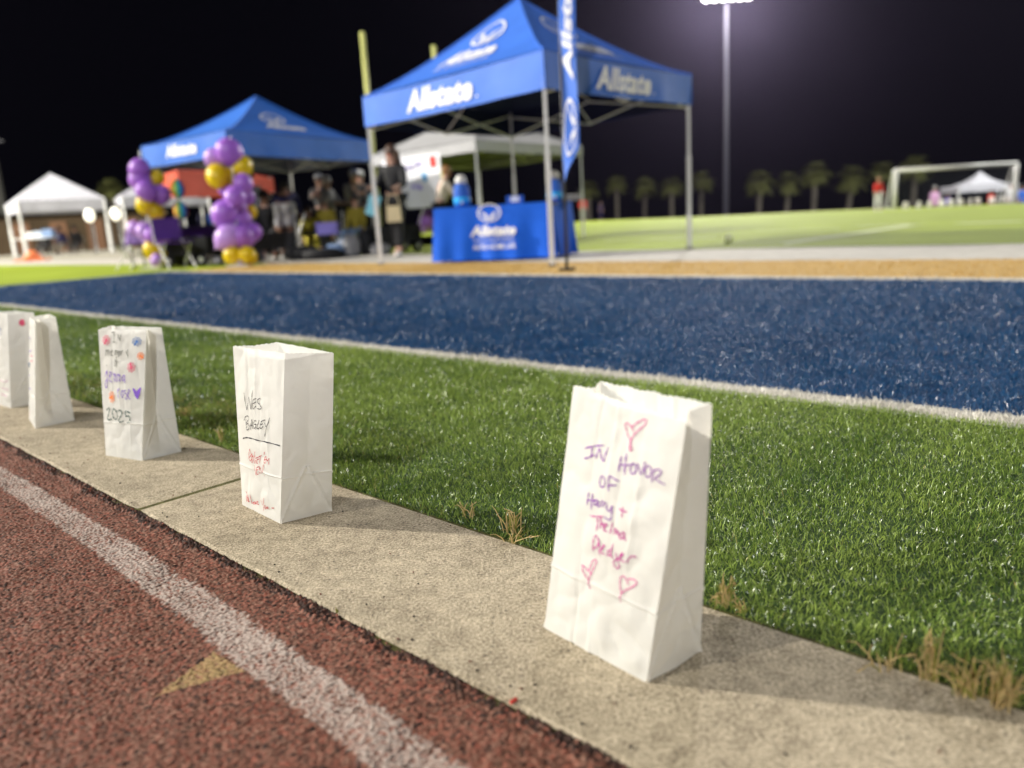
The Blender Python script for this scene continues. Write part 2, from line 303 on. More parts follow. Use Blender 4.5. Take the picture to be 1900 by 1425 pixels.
# ------------------------------------------------------------ pop-up canopies
def canopy(name, label, C, zleg, zeave, zapex, m_roof, m_leg=None, conc=1.25, cat='canopy tent', group=None, panels=None, legs=(0, 1, 2, 3), legw=.045, truss=True, zg=0.0, inner=None):
    C = [Vector((c[0], c[1], zg)) for c in C]; cen = sum(C, Vector()) / 4
    t = thing(name, cen, label, cat, group); m_leg = m_leg or M['alu']; fns = {}
    zl = zleg if isinstance(zleg, (list, tuple)) else [zleg] * 4; ze = zeave if isinstance(zeave, (list, tuple)) else [zeave] * 4
    mr = panels or [m_roof] * 4
    for i in range(4):
        j = (i + 1) % 4; A, B = C[i], C[j]; out = (B - A).cross(Vector((0, 0, 1))).normalized()
        if out.dot(A - cen) < 0: out = -out
        def roof(u, v, A=A, B=B, i=i, j=j, off=0.0, out=out):
            p = A.lerp(B, u).lerp(cen, v); z = (ze[i] * (1 - u) + ze[j] * u); z = z + (zapex - z) * (v ** conc) - .05 * 4 * u * (1 - u) * (1 - v) * v
            return Vector((p.x, p.y, z)) + Vector((out.x * .5, out.y * .5, .85)) * off
        def val(u, v, A=A, B=B, i=i, j=j, off=0.0, out=out):
            p = A.lerp(B, u); zt = ze[i] * (1 - u) + ze[j] * u - .003; zb = zl[i] * (1 - u) + zl[j] * u
            w = .012 * math.sin(u * 17 + i) * (1 - v) + .006 * math.sin(u * 41 + i * 2) * (1 - v)
            return Vector((p.x, p.y, zb + (zt - zb) * v - .012 * math.sin(PI * u))) + out * (.004 + w + off)
        fns['roof', i] = roof; fns['val', i] = val
        mb = MB(); mb.grid(roof, 14, 12); mb.build('roof_panel', mr[i], t, smooth=True)
        mb = MB(); mb.grid(val, 24, 3); mb.build('valance', mr[i], t, smooth=True)
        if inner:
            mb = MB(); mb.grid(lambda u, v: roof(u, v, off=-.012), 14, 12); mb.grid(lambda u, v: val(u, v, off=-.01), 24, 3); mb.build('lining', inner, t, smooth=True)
    mb = MB()
    for i in range(4): mb.tube([fns['roof', i](0, v, off=.006) for v in [q / 8 for q in range(9)]], .012, 5)
    mb.build('hip_seams', mr[0], t)
    for i in legs:
        d = (cen - C[i]).normalized() * .04; b = C[i] + d; mb = MB()
        mb.box((b.x, b.y, (zg + ze[i] * .55) / 2 + zg * .0), (legw, legw, abs(ze[i] * .55 - zg)))
        mb.box((b.x, b.y, ze[i] * .77 - .02), (legw * .72, legw * .72, ze[i] * .46))
        l = mb.build('leg', m_leg, t)
        mb = MB(); mb.box((b.x, b.y, zg + .005), (legw * 2, legw * 2, .01)); mb.build('foot', M['dark_metal'], l)
    if truss:
        for i in range(4):
            j = (i + 1) % 4; mb = MB(); a, b = C[i].lerp(cen, .03), C[j].lerp(cen, .03); za, zb = ze[i] - .06, zl[i] - .02
            for q in range(2):
                p, r = a.lerp(b, q / 2), a.lerp(b, (q + 1) / 2)
                mb.tube([Vector((p.x, p.y, za)), Vector((r.x, r.y, zb))], .011, 4); mb.tube([Vector((p.x, p.y, zb)), Vector((r.x, r.y, za))], .011, 4)
            mb.build('truss_bar', m_leg, t)
            mid = C[i].lerp(C[j], .5); mb = MB(); mb.tube([Vector((mid.x, mid.y, za)), Vector((cen.x, cen.y, zapex - .55))], .011, 4)
            mb.tube([Vector((mid.x, mid.y, zb)), Vector((cen.x, cen.y, zapex - .3))], .011, 4); mb.build('truss_bar', m_leg, t)
    return t, fns
T1 = [(-1.61, 9.88), (.46, 7.5), (2.27, 9.38), (.2, 11.76)]
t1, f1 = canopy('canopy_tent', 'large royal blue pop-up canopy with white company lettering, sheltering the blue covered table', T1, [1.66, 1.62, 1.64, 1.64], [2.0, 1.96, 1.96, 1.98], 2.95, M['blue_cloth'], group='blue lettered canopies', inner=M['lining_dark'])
for i in (0, 1):
    v_ = f1['val', i]
    letter('lettering', 'Allstate', lambda u, v, F=v_, i=i: F((.29 + .38 * u) if i == 0 else (.29 + .38 * u), .17 + .7 * v, off=.012), t1, shear=.25, offset=.035)
    letter('registered_mark', '.', lambda u, v, F=v_, i=i: F((.685 + .01 * u) if i == 0 else (.685 + .01 * u), .2 + .06 * v, off=.012), t1)
    r_ = f1['roof', i]
    letter('lettering', "You're in good hands", lambda u, v, F=r_: F(.24 + .5 * u, .18 + .1 * v, off=.014), t1, shear=.2, offset=.01) if False else None
    letter('lettering', 'Allstate', lambda u, v, F=r_: F(.28 + .44 * u, .28 + .17 * v, off=.014), t1, shear=.25, offset=.03)
    letter('slogan', "You're in good hands.", lambda u, v, F=r_: F(.3 + .4 * u, .205 + .045 * v, off=.014), t1, shear=.25)['kind'] = 'stuff'
    hands_logo(lambda u, v, F=r_: F(.5 + (u - .5) * .42, .49 + .27 * v, off=.014), t1)
T2 = [(-6.15, 13.9), (-4.15, 12.35), (-2.4, 15.2), (-4.4, 16.85)]
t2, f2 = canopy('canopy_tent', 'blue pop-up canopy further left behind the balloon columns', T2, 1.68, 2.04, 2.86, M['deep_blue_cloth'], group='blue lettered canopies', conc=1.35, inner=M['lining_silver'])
letter('lettering', 'Allstate', lambda u, v: f2['val', 0](.3 + .37 * u, .3 + .55 * v, off=.012), t2, shear=.25, offset=.035)
letter('lettering', 'Allstate', lambda u, v: f2['roof', 1](.26 + .4 * u, .28 + .13 * v, off=.014), t2, shear=.25, offset=.03)
hands_logo(lambda u, v: f2['roof', 1](.22 + .36 * u, .44 + .22 * v, off=.014), t2)
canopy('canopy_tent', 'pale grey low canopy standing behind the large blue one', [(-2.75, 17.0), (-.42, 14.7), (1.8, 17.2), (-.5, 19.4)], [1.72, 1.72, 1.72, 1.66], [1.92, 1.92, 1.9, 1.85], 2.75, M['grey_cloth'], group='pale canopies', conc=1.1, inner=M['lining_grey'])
canopy('canopy_tent', 'coral red canopy showing beneath the further blue canopy', [tuple(atd(296, 19.5))[:2], tuple(atd(352, 17.5))[:2], tuple(atd(522, 20.5))[:2], tuple(atd(470, 23))[:2]], [1.55, 1.35, 1.5, 1.5], [1.95, 1.95, 1.85, 1.9], 2.3, M['red_cloth'])
W1 = [atd(28, 37), atd(50, 34.2), atd(210, 36.0), atd(180, 39.5)]
canopy('canopy_tent', 'white peaked canopy at the far left with a folding table under it', [tuple(p)[:2] for p in W1], 1.98, 2.45, 3.75, M['white_cloth'], group='pale canopies', conc=1.0, legw=.12, truss=False, m_leg=M['white_metal'])
W2 = [atd(229, 37.5), atd(240, 36.2), atd(400, 38.5), atd(385, 41)]
canopy('canopy_tent', 'white canopy half hidden behind the left balloon column', [tuple(p)[:2] for p in W2], 2.05, 2.5, 3.7, M['white_cloth'], group='pale canopies', conc=1.0, legw=.12, truss=False, m_leg=M['white_metal'])
F1 = [atd(1742, 60, -1.3), atd(1775, 57, -1.3), atd(1885, 59, -1.3), atd(1850, 62, -1.3)]
canopy('marquee', 'pointed cream marquee beyond the small soccer goal', [tuple(p)[:2] for p in F1], .5, .95, 2.0, M['white_cloth'], conc=2.3, legw=.1, truss=False, zg=-1.3, m_leg=M['white_metal'], cat='marquee')
# ------------------------------------------------------------ draped tables
def draped(name, label, A, B, D_, h, m, cloth_z=.02, group=None):
    # A,B front top corners, D_ depth vector, h top height ; returns front mapping
    A, B, D_ = Vector(A), Vector(B), Vector(D_); cen = (A + B + D_) / 2
    t = thing(name, cen, label, 'table', group); mb = MB(); Z = Vector((0, 0, 1))
    for p in (A.lerp(B, .04) + D_ * .1, A.lerp(B, .96) + D_ * .1, A.lerp(B, .04) + D_ * .9, A.lerp(B, .96) + D_ * .9):
        mb2 = MB(); mb2.tube([p, p + Z * (h - .03)], .014, 6); mb2.build('leg', M['dark_metal'], t)
    mb.box(cen + Z * (h - .02), ((B - A).length * .98, D_.length * .98, .025), Matrix.Rotation(math.atan2((B - A).y, (B - A).x), 3, 'Z')); mb.build('table_top', M['dark_metal'], t)
    mb = MB(); fns = []
    cs = [A, B, B + D_, A + D_]
    mb.grid(lambda u, v: A.lerp(B, u) + D_ * v + Z * (h + .004 + .002 * math.sin(u * 9)), 12, 4)
    for i in range(4):
        p, q = cs[i], cs[(i + 1) % 4]; out = (q - p).cross(Z).normalized()
        if out.dot(p - cen) < 0: out = -out
        def fn(u, v, p=p, q=q, out=out, i=i, off=0.0):
            w = max(0, 1 - v) ** 1.3 * (.022 * math.sin(u * 13 + i * 2) + .018 * math.sin(u * 29 + i) + .045)
            return p.lerp(q, u) + Z * (cloth_z + (h - cloth_z) * v) + out * (w + .004 + off) + (q - p) * (1 - v) * .03 * (u - .5) * 2
        fns.append(fn); mb.grid(fn, 40, 10)
    mb.build('cloth', m, t, smooth=True); return t, fns
ta = at(826, 484); tb = at(1034, 480); dv = (at(1083, 470) - tb); dv = Vector((-(tb - ta).y, (tb - ta).x, 0)).normalized() * .62
ta = Vector((-.80, 9.25, 0)); tb = Vector((.56, 8.85, 0)); dv = Vector((.30, .72, 0)) * .95
tt, tf = draped('draped_table', 'table under a bright blue floor length cloth with white lettering', ta, tb, dv, .63, M['table_blue'])
letter('lettering', 'Allstate', lambda u, v: tf[0](.32 + .38 * u, .44 + .2 * v, off=.03), tt, shear=.2, offset=.04)
letter('small_lettering', 'You’re in good hands', lambda u, v: tf[0](.34 + .34 * u, .335 + .07 * v, off=.03), tt)
letter('small_lettering', 'AUTO HOME LIFE', lambda u, v: tf[0](.34 + .35 * u, .19 + .1 * v, off=.03), tt, offset=.015)
hands_logo(lambda u, v: tf[0](.385 + .2 * u, .7 + .33 * v, off=.03), tt)
pa, pb = atd(292, 13.6), atd(425, 14.2)
draped('draped_table', 'table with a dark purple half length cloth between the balloon columns', pa, pb, (.1, .7, 0), .66, M['purple_cloth'], cloth_z=.18)
pa, pb = atd(244, 12.9), atd(312, 12.9)
draped('draped_table', 'small table with a lilac runner at the left balloon column', pa, pb, (0, .5, 0), .64, M['lilac_cloth'], cloth_z=.38)
# jugs and things on the blue table
def jug(p, label, s=1.0):
    t = thing('drink_jug', p, label, 'drink jug', 'blue jugs on the blue table'); mb = MB()
    mb.lathe(p, [(.085 * s, 0), (.095 * s, .02), (.095 * s, .2 * s), (.08 * s, .25 * s), (.06 * s, .27 * s)], 18); mb.build('body', M['blue'], t, smooth=True)
    mb = MB(); mb.lathe(p + Vector((0, 0, .03)), [(.097 * s, 0), (.098 * s, .08 * s)], 18); mb.build('label_band', M['cyan'], t, smooth=True)
    mb = MB(); mb.lathe(p + Vector((0, 0, .27 * s)), [(.065 * s, 0), (.07 * s, .02), (.06 * s, .07 * s), (.03 * s, .1 * s)], 16); mb.build('lid', M['white_metal'], t, smooth=True)
    mb = MB(); mb.box(p + Vector((0, -.1 * s, .05)), (.03, .04, .03)); mb.build('tap', M['white_metal'], t)
tz = Vector((0, 0, .636))
jug(ta.lerp(tb, .17) + dv * .35 + tz, 'blue drink jug with a white lid on the left end of the blue table')
jug(ta.lerp(tb, .93) + dv * .55 + tz, 'blue drink jug behind the front tent pole on the blue table', .95)
t = thing('brochure_stand', ta.lerp(tb, .64) + dv * .3 + tz, 'small blue brochure box with white print on the blue table', 'brochure box')
mb = MB(); p = ta.lerp(tb, .64) + dv * .3 + tz; mb.box(p + Vector((0, 0, .045)), (.2, .09, .09)); mb.build('box', M['blue'], t)
mb = MB(); mb.box(p + Vector((0, -.047, .05)), (.1, .004, .06)); mb.build('label', M['print'], t)
t = thing('cardboard_box', tb + dv * .45 + tz - Vector((.0, 0, 0)), 'low pale box at the right end of the blue table', 'box'); p = tb + dv * .7 + tz + Vector((.05, 0, 0))
mb = MB(); mb.box(p + Vector((0, 0, .03)), (.22, .16, .06)); mb.build('tray', M['mid_grey'], t); mb = MB(); mb.box(p + Vector((0, 0, .064)), (.23, .17, .008)); mb.build('lid', M['white_metal'], t)
# feather flag
fb = atd(1052, 6.7); ft = thing('feather_flag', fb, 'tall blue feather flag with white vertical lettering beside the front tent pole', 'flag')
top = atd(1033, 6.68, 2.85); mb = MB(); mb.tube([fb, fb.lerp(top, .35), top, top + Vector((.05, 0, .3)), top + Vector((.22, -.03, .5))], [.014, .012, .008, .006, .004], 8); mb.build('pole', M['dark_metal'], ft, smooth=True)
mb = MB(); mb.box(fb + Vector((0, 0, .012)), (.14, .04, .02)); mb.box(fb + Vector((0, 0, .012)), (.04, .14, .018)); mb.build('base', M['dark_metal'], ft)
fdir = Vector((.857, -.514, 0)).normalized()
def flag(u, v, off=0.0):
    z = .72 + 2.55 * v; b = fb.lerp(top, (z - 0) / 2.85); w = .15 * (min(1, .25 + v * 6) if v < .125 else 1) * (1 if v < .85 else math.sqrt(max(.0, 1 - ((v - .85) / .15) ** 2)) + .02)
    zz = z + (.12 * u * (1 - v / .12) if v < .12 else 0)
    return Vector((b.x, b.y, zz)) + fdir * (w * u) + Vector((-.514, -.857, 0)) * (.012 * math.sin(v * 14 + u * 2) + off)
mb = MB(); mb.grid(flag, 6, 60); mb.build('banner', M['blue_cloth'], ft, smooth=True)
letter('lettering', 'Allstate', lambda u, v: flag(.2 + .62 * (1 - v), .345 + .42 * u, off=.012), ft, shear=.2, offset=.035)
letter('lettering', 'Nick Agency'[:0] or 'GOOD HANDS', lambda u, v: flag(.3 + .4 * (1 - v), .13 + .13 * u, off=.012), ft, offset=.02) if False else None
hands_logo(lambda u, v: flag(.12 + .76 * (1 - v), .09 + .2 * u, off=.012), ft)
letter('lettering', 'Allstate', lambda u, v: flag(.2 + .62 * (1 - v), .8 + .15 * u, off=.012), ft, shear=.2, offset=.035)
# ------------------------------------------------------------ balloons
def balloon_mesh(m):
    mb = MB(); pr = [(.02, -1.32), (.05, -1.28), (.02, -1.22)] + [(max(.02, math.sin(PI * i / 11)) * (1 - .10 * (1 - i / 11)), -1.08 * math.cos(PI * i / 11) if i < 11 else 1.0) for i in range(1, 12)]
    mb.lathe((0, 0, 0), pr, 18); return mb.mesh('balloon', m, True)
BM = dict(p=balloon_mesh(M['purple_balloon']), l=balloon_mesh(M['lilac_balloon']), y=balloon_mesh(M['yellow_balloon']))
def cluster(label, name, base, items, depth, pole=True, group='balloon columns'):
    t = thing(name, base, label, 'balloon column' if pole else 'balloons', group if pole else None)
    for k, (px, py, r, c, dd) in enumerate(items):
        d = depth + dd; o = bpy.data.objects.new('balloon', BM[c]); a = cam_f * d + cam_r * ((px - 950) / FPX * d) - cam_u * ((py - 712.5) / FPX * d)
        o.location = a + Vector((0, 0, CAMH)); R_ = 1.12 * r / FPX * d; o.scale = (R_, R_, R_); o.rotation_euler = (random.uniform(-.9, .9), random.uniform(-.9, .9), random.uniform(0, 6))
        if o.location.z < R_: o.location.z = R_ * 1.02
        SC.collection.objects.link(o); o.parent = t; o.matrix_parent_inverse = Matrix.Translation(t.location).inverted()
    if pole:
        mb = MB(); top = atd(items[0][0], depth, 2.0); mb.tube([base, base.lerp(top, .5), Vector((top.x, top.y, 1.9))], .012, 6); mb.box(base + Vector((0, 0, .01)), (.3, .3, .02)); mb.build('pole', M['alu'], t)
cluster('left column of purple and yellow balloons beside the small lilac table', 'balloon_column', atd(284, 12.6), [(258, 313, 17, 'p', 0), (262, 336, 19, 'p', .1), (291, 330, 13, 'y', .2), (272, 356, 17, 'p', -.1), (299, 362, 16, 'p', .1), (286, 350, 13, 'p', .25), (270, 381, 16, 'y', 0), (287, 392, 15, 'y', .1),
    (252, 424, 13, 'l', .1), (268, 428, 14, 'l', -.1), (306, 430, 16, 'l', 0), (285, 438, 14, 'p', -.15), (283, 464, 16, 'y', 0), (296, 476, 14, 'y', .1), (290, 482, 10, 'l', -.2), (318, 452, 14, 'p', .25)], 12.6)
cluster('right column of purple and yellow balloons in front of the further blue canopy', 'balloon_column', atd(444, 11.5), [(426, 283, 23, 'p', 0), (395, 292, 15, 'l', .15), (404, 327, 20, 'y', 0), (424, 331, 17, 'y', .15), (449, 308, 18, 'y', .1), (451, 342, 17, 'p', 0), (420, 350, 14, 'p', .15), (436, 366, 19, 'p', -.1), (457, 365, 15, 'p', .2),
    (417, 398, 23, 'p', 0), (441, 384, 16, 'p', .1), (446, 408, 18, 'p', .15), (464, 392, 12, 'y', .35), (424, 441, 23, 'l', 0), (451, 441, 20, 'p', .05), (468, 432, 16, 'p', .25), (431, 473, 15, 'y', 0), (460, 474, 15, 'y', 0), (446, 482, 9, 'l', .2)], 11.5)
cluster('loose purple balloons beyond the walking woman', 'balloon_bunch', atd(796, 16), [(794, 408, 16, 'p', 0), (806, 418, 12, 'p', .2), (786, 420, 11, 'l', .1)], 16, pole=False)
# rainbow spinner hanging under the canopy
RB = [mat('rainbow ' + n, c, .6, .3, var=.05) for n, c in (('red', (.6, .02, .05)), ('orange', (.75, .25, .03)), ('yellow', (.75, .65, .05)), ('green', (.1, .5, .2)), ('blue', (.05, .3, .7)), ('indigo', (.1, .06, .35)))]
ps = atd(350, 13.2, 0); t = thing('rainbow_spinner', Vector((ps.x, ps.y, .9)), 'rainbow striped hanging wind spinner above the purple table', 'wind spinner')
mb = MB(); mb.tube([Vector((ps.x, ps.y, .8)), Vector((ps.x, ps.y, 1.75))], .004, 4); mb.build('cord', M['black'], t)
for zc in (1.27, .92):
    mb = MB(); n_ = 24
    mb.lathe((ps.x, ps.y, zc), [(.01, -.17), (.09, -.1), (.12, 0), (.09, .1), (.01, .17)], n_, mis=[(k // 2) % 6 for k in range(n_)]); mb.build('striped_bulb', RB, t, smooth=True)
# purple table dressing
def tp(px, d, z=.665): return atd(px, d, z)
p = tp(298, 13.5); t = thing('vase', p, 'tall white vase with green leaves on the lilac table', 'vase'); mb = MB(); mb.lathe(p, [(.05, 0), (.06, .1), (.045, .22), (.055, .26)], 14); mb.build('body', M['white_metal'], t, smooth=True)
mb = MB()
for k in range(14):
    a = k * 2.4; d = Vector((math.cos(a), math.sin(a), 1.6)).normalized(); b = p + Vector((0, 0, .25)); e = b + d * random.uniform(.06, .13); sd = d.cross(Vector((0, 0, 1))).normalized() * .018
    mb.add([b, b.lerp(e, .5) + sd, e, b.lerp(e, .5) - sd], [(0, 1, 2, 3)])
mb.build('leaves', M['green'], t)
p = tp(332, 13.7); t = thing('flower_arrangement', p, 'bouquet of pale yellow flowers on the purple table', 'bouquet'); mb = MB(); mb.lathe(p, [(.05, 0), (.07, .09)], 12); mb.build('pot', M['white_metal'], t)
for k in range(16):
    mb = MB(); c = p + Vector((random.gauss(0, .07), random.gauss(0, .05), .14 + random.uniform(0, .13))); mb.ball(c, .03, 8, 5); mb.build('flower', M['cream'] if k % 3 else M['yellow_balloon'], t, smooth=True)
for k, (px, c) in enumerate(((372, 'navy'), (382, 'dark_grey'), (391, 'blue'), (401, 'mid_grey'))):
    p = tp(px, 13.9); t = thing('drink_bottle', p, ['navy', 'dark grey', 'blue', 'grey'][k] + ' bottle standing on the purple table', 'bottle'); mb = MB(); mb.lathe(p, [(.035, 0), (.037, .14), (.015, .18), (.015, .2)], 12); mb.build('body', M[c], t, smooth=True)
    mb = MB(); mb.lathe(p + Vector((0, 0, .2)), [(.018, 0), (.018, .025)], 10); mb.build('cap', M['black'], t)
# ------------------------------------------------------------ goal posts, tower, poles
g1, g2 = atd(707, 24), atd(830, 26.5); t = thing('goal_post', (g1 + g2) / 2, 'tall yellow football uprights rising behind the canopies', 'goal post')
for g, z in ((g1, 6.1), (g2, 6.15)):
    mb = MB(); mb.tube([g, Vector((g.x, g.y, z))], .075, 12); mb.build('upright', M['post_yellow'], t, smooth=True)
mb = MB(); mb.tube([g1 + Vector((0, 0, 1.95)), g2 + Vector((0, 0, 1.95))], .06, 10); mb.build('crossbar', M['post_yellow'], t, smooth=True)
lamp_m = bpy.data.materials.new('lit floodlight lens'); lamp_m.use_nodes = True; b = lamp_m.node_tree.nodes['Principled BSDF']; b.inputs['Emission Color'].default_value = (1, .93, .9, 1); b.inputs['Emission Strength'].default_value = 420
t = thing('light_tower', LAMP_P, 'tall slim stadium light tower with lit floodlights at its head', 'light tower'); mb = MB(); mb.tube([LAMP_P - Vector((0, 0, 1.3)), Vector((LAMP_P.x, LAMP_P.y, 16.9))], [.2, .12], 12); mb.build('pole', mat('galvanised tower pole', (.1, .1, .13), .5, .5, .2, var=.05), t, smooth=True)
for z in (15.98, 16.55):
    mb = MB(); mb.box((LAMP_P.x, LAMP_P.y, z), (4.4, .12, .12)); mb.build('crossarm', M['dark_metal'], t)
    for k in range(6):
        c = Vector((LAMP_P.x - 1.6 + .64 * k, LAMP_P.y - .25, z + .1)); R_ = Matrix.Rotation(math.radians(118), 3, 'X')
        mb = MB(); mb.lathe(c, [(.14, -.2), (.32, -.05), (.38, .1)], 14, rot=R_); h_ = mb.build('lamp_head', M['dark_metal'], t, smooth=True)
        mb = MB(); mb.lathe(c, [(.345, .1), (.345, .105)], 14, rot=R_); mb.build('lens', lamp_m, h_)
p = atd(22, 60); q = Vector((p.x, p.y, 0)); t = thing('utility_pole', q, 'faint dark pole above the far left white canopy', 'pole'); mb = MB(); mb.tube([q, q + Vector((0, 0, 9))], [.35, .25], 8); mb.build('shaft', mat('dark timber', (.05, .05, .045), .9, .1, var=.2), t)
mb = MB(); mb.box(q + Vector((0, 0, 8.4)), (2.0, .15, .15)); mb.build('crossarm', M['dark_metal'], t)
for px, lb in ((178, 'right of the far left white canopy'), (226, 'between the two white canopies')):
    p = atd(px, 33); t = thing('lit_lantern', p, 'glowing oval lantern on a thin stand ' + lb, 'lantern', 'glowing lanterns'); mb = MB(); zc = .465 + (atd(px, 33, 0).z + 0) ; zc = 1.62
    mb.tube([p, p + Vector((0, 0, zc - .25))], .02, 6); mb.build('stand', M['dark_metal'], t)
    lm = bpy.data.materials.get('lit lantern paper') or bpy.data.materials.new('lit lantern paper'); lm.use_nodes = True; bb = lm.node_tree.nodes['Principled BSDF']; bb.inputs['Emission Color'].default_value = (1, .93, .68, 1); bb.inputs['Emission Strength'].default_value = 1.3
    mb = MB(); mb.ball(p + Vector((0, 0, zc)), .2, 16, 10, sz=1.45); mb.build('globe', lm, t, smooth=True)
    mb = MB(); mb.lathe(p + Vector((0, 0, zc + .28)), [(.07, 0), (.05, .04)], 10); mb.build('cap', M['dark_metal'], t)
# soccer goal
a, b = atd(1659, 31.3), atd(1881, 31.6); back = Vector((.3, 1.3, 0)); h = 1.5; t = thing('soccer_goal', (a + b) / 2, 'small white soccer goal on the far edge of the field', 'soccer goal')
for p in (a, b):
    mb = MB(); mb.tube([p, p + Vector((0, 0, h))], .09, 10); mb.build('post', M['white_metal'], t, smooth=True)
    mb = MB(); mb.tube([p + Vector((0, 0, h)), p + back * .3 + Vector((0, 0, h)), p + back + Vector((0, 0, .03)), p], .035, 8); mb.build('side_frame', M['white_metal'], t, smooth=True)
mb = MB(); mb.tube([a + Vector((0, 0, h)), b + Vector((0, 0, h))], .09, 10); mb.build('crossbar', M['white_metal'], t, smooth=True)
mb = MB()
for k in range(41):
    p = a.lerp(b, k / 40); mb.tube([p + Vector((0, 0, h)), p + back * .3 + Vector((0, 0, h)), p + back + Vector((0, 0, .03))], .004, 3)
for k in range(12):
    z = h * (1 - k / 12); f = k / 12; mb.tube([a + back * (.3 + .7 * f) + Vector((0, 0, z)), b + back * (.3 + .7 * f) + Vector((0, 0, z))], .004, 3)
o = mb.build('net', mat('grey goal net', (.1, .12, .14), .8, .2), t); o['kind'] = 'stuff'
# bags along the far side of the field
fbm = None
for k, px in enumerate((1680, 1705, 1724, 1747, 1764, 1783, 1800, 1814, 1840, 1862)):
    p = atd(px, 29.5); mb = MB(); w = .1
    mb.grid(lambda u, v: p + Vector((0, 0, .24 * v)) + Matrix.Rotation(k * .7, 3, 'Z') @ Vector(((w if (u < .125 or u >= .875 or (.125 <= u < .375)) else -w) * (1 - .15 * v), (w * .6) * (1 if .25 <= u < .75 else -1) * (1 - .5 * v), 0)), 8, 3)
    tag(mb.build('paper_bag', M['paper'], origin=p), ['first', 'second', 'third', 'fourth', 'fifth', 'sixth', 'seventh', 'eighth', 'ninth', 'tenth'][k] + ' tiny white bag from the left along the far field edge', 'paper bag', 'paper bags along the far side')
p = at(1352, 450); t = mb = MB(); mb.ball(p + Vector((0, 0, .05)), .055, 14, 9); o = mb.build('ball', mat('pale worn ball', (.88, .88, .6), .6, .3, var=.06, scale=30), smooth=True); tag(o, 'pale ball lying on the bright field right of the canopy', 'ball')
p = at(62, 484); t = thing('field_marker', p, 'low orange field marker in front of the far left white canopy', 'marker'); mb = MB(); mb.box(p + Vector((0, 0, .03)), (.95, .5, .06)); mb.build('base', M['orange'], t); mb = MB(); mb.lathe(p + Vector((0, 0, .06)), [(.3, 0), (.16, .2), (.08, .28)], 14); mb.build('cone', M['orange'], t, smooth=True)
# dim building and palms
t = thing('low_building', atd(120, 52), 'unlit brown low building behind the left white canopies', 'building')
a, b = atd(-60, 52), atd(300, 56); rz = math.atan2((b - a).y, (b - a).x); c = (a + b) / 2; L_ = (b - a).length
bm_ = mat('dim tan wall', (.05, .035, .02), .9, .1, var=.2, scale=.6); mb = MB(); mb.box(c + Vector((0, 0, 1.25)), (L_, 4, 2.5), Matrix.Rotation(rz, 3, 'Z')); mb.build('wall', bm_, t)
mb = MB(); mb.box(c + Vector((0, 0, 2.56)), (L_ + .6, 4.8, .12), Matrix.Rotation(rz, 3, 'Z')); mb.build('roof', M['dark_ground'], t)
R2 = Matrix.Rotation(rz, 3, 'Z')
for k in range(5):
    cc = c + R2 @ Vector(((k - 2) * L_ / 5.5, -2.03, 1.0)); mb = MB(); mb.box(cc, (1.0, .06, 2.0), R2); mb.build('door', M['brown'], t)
M['frond'] = mat('palm frond', (.13, .14, .045), .6, .3, var=.3, scale=2, trans=.2); M['trunk'] = mat('palm trunk', (.1, .09, .075), .9, .1, var=.3, scale=3, bump=.5, bscale=8)
def palm(px, py, depth, r, label):
    zc = CAMH + ((712.5 - py) * 0); zg = -1.5
    hor = 712.5 - FPX * math.tan(PITCH) - (px - 950) * math.tan(ROLL); zc = CAMH + (hor - py) / FPX * depth * 1.0
    random.seed(int(px)); depth *= random.uniform(.97, 1.03); b = atd(px, depth, zc); base = Vector((b.x, b.y, zg)); t = thing('palm_tree', base, label, 'palm tree', 'palm trees beyond the field')
    mb = MB(); n_ = 14; ln_ = Vector((random.uniform(-.35, .35), 0, 0)); mb.tube([base.lerp(Vector((b.x, b.y, zc)), k / n_) + ln_ * (1 - k / n_) ** 2 for k in range(n_ + 1)], [r * (.16 + .03 * (k % 2)) for k in range(n_ + 1)], 9); mb.build('trunk', M['trunk'], t, smooth=True)
    mb = MB()
    for k in range(70):
        a = k * 2.39996; el = random.uniform(-.6, 1.4); L_ = r * random.uniform(.85, 1.15); d0 = Vector((math.cos(a) * math.cos(el), math.sin(a) * math.cos(el), math.sin(el))); c0 = Vector((b.x, b.y, zc)); pts = []
        for q in range(6):
            f = q / 5; pts.append(c0 + d0 * L_ * f - Vector((0, 0, 1)) * L_ * .45 * f * f)
        for q in range(1, 6):
            tdir = (pts[q] - pts[q - 1]).normalized(); sd = tdir.cross(Vector((0, 0, 1)));
            sd = sd.normalized() if sd.length > .01 else Vector((1, 0, 0))
            for sgn in (-1, 1):
                for h_ in (0, .5):
                    o_ = pts[q - 1].lerp(pts[q], h_); e = o_ + sd * sgn * L_ * .42 * (1 - .09 * q) + tdir * L_ * .16 - Vector((0, 0, L_ * .07)); mb.add([o_, o_ + tdir * L_ * .05, e], [(0, 1, 2)]); mb.add([o_, o_ + tdir * L_ * .1, e + tdir * L_ * .1], [(0, 1, 2)])
    mb.build('crown', M['frond'], t)
PL = [(1092, 352, 21), (1144, 340, 20), (1197, 345, 23), (1246, 346, 22), (1301, 334, 23), (1410, 337, 27), (1463, 336, 25), (1513, 320, 28), (1580, 327, 29), (1636, 318, 27), (1699, 309, 30)]
orr = ['palm tree farthest left of the row, behind the feather flag', 'slim short palm right of the feather flag', 'palm midway between feather flag and the right tent leg', 'palm just left of the right leg of the big blue canopy', 'palm between the right tent leg and the light tower', 'palm just right of the light tower', 'second palm right of the light tower', 'tall palm third right of the light tower', 'palm just left of the child in red', 'palm directly above the child in red', 'tallest palm standing above the soccer goal']
for (px, py, r), lb in zip(PL, orr): palm(px, py, 85, r / FPX * 85, lb)
palm(205, 352, 70, 1.2, 'very dim tree crown above the gap between the white canopies')
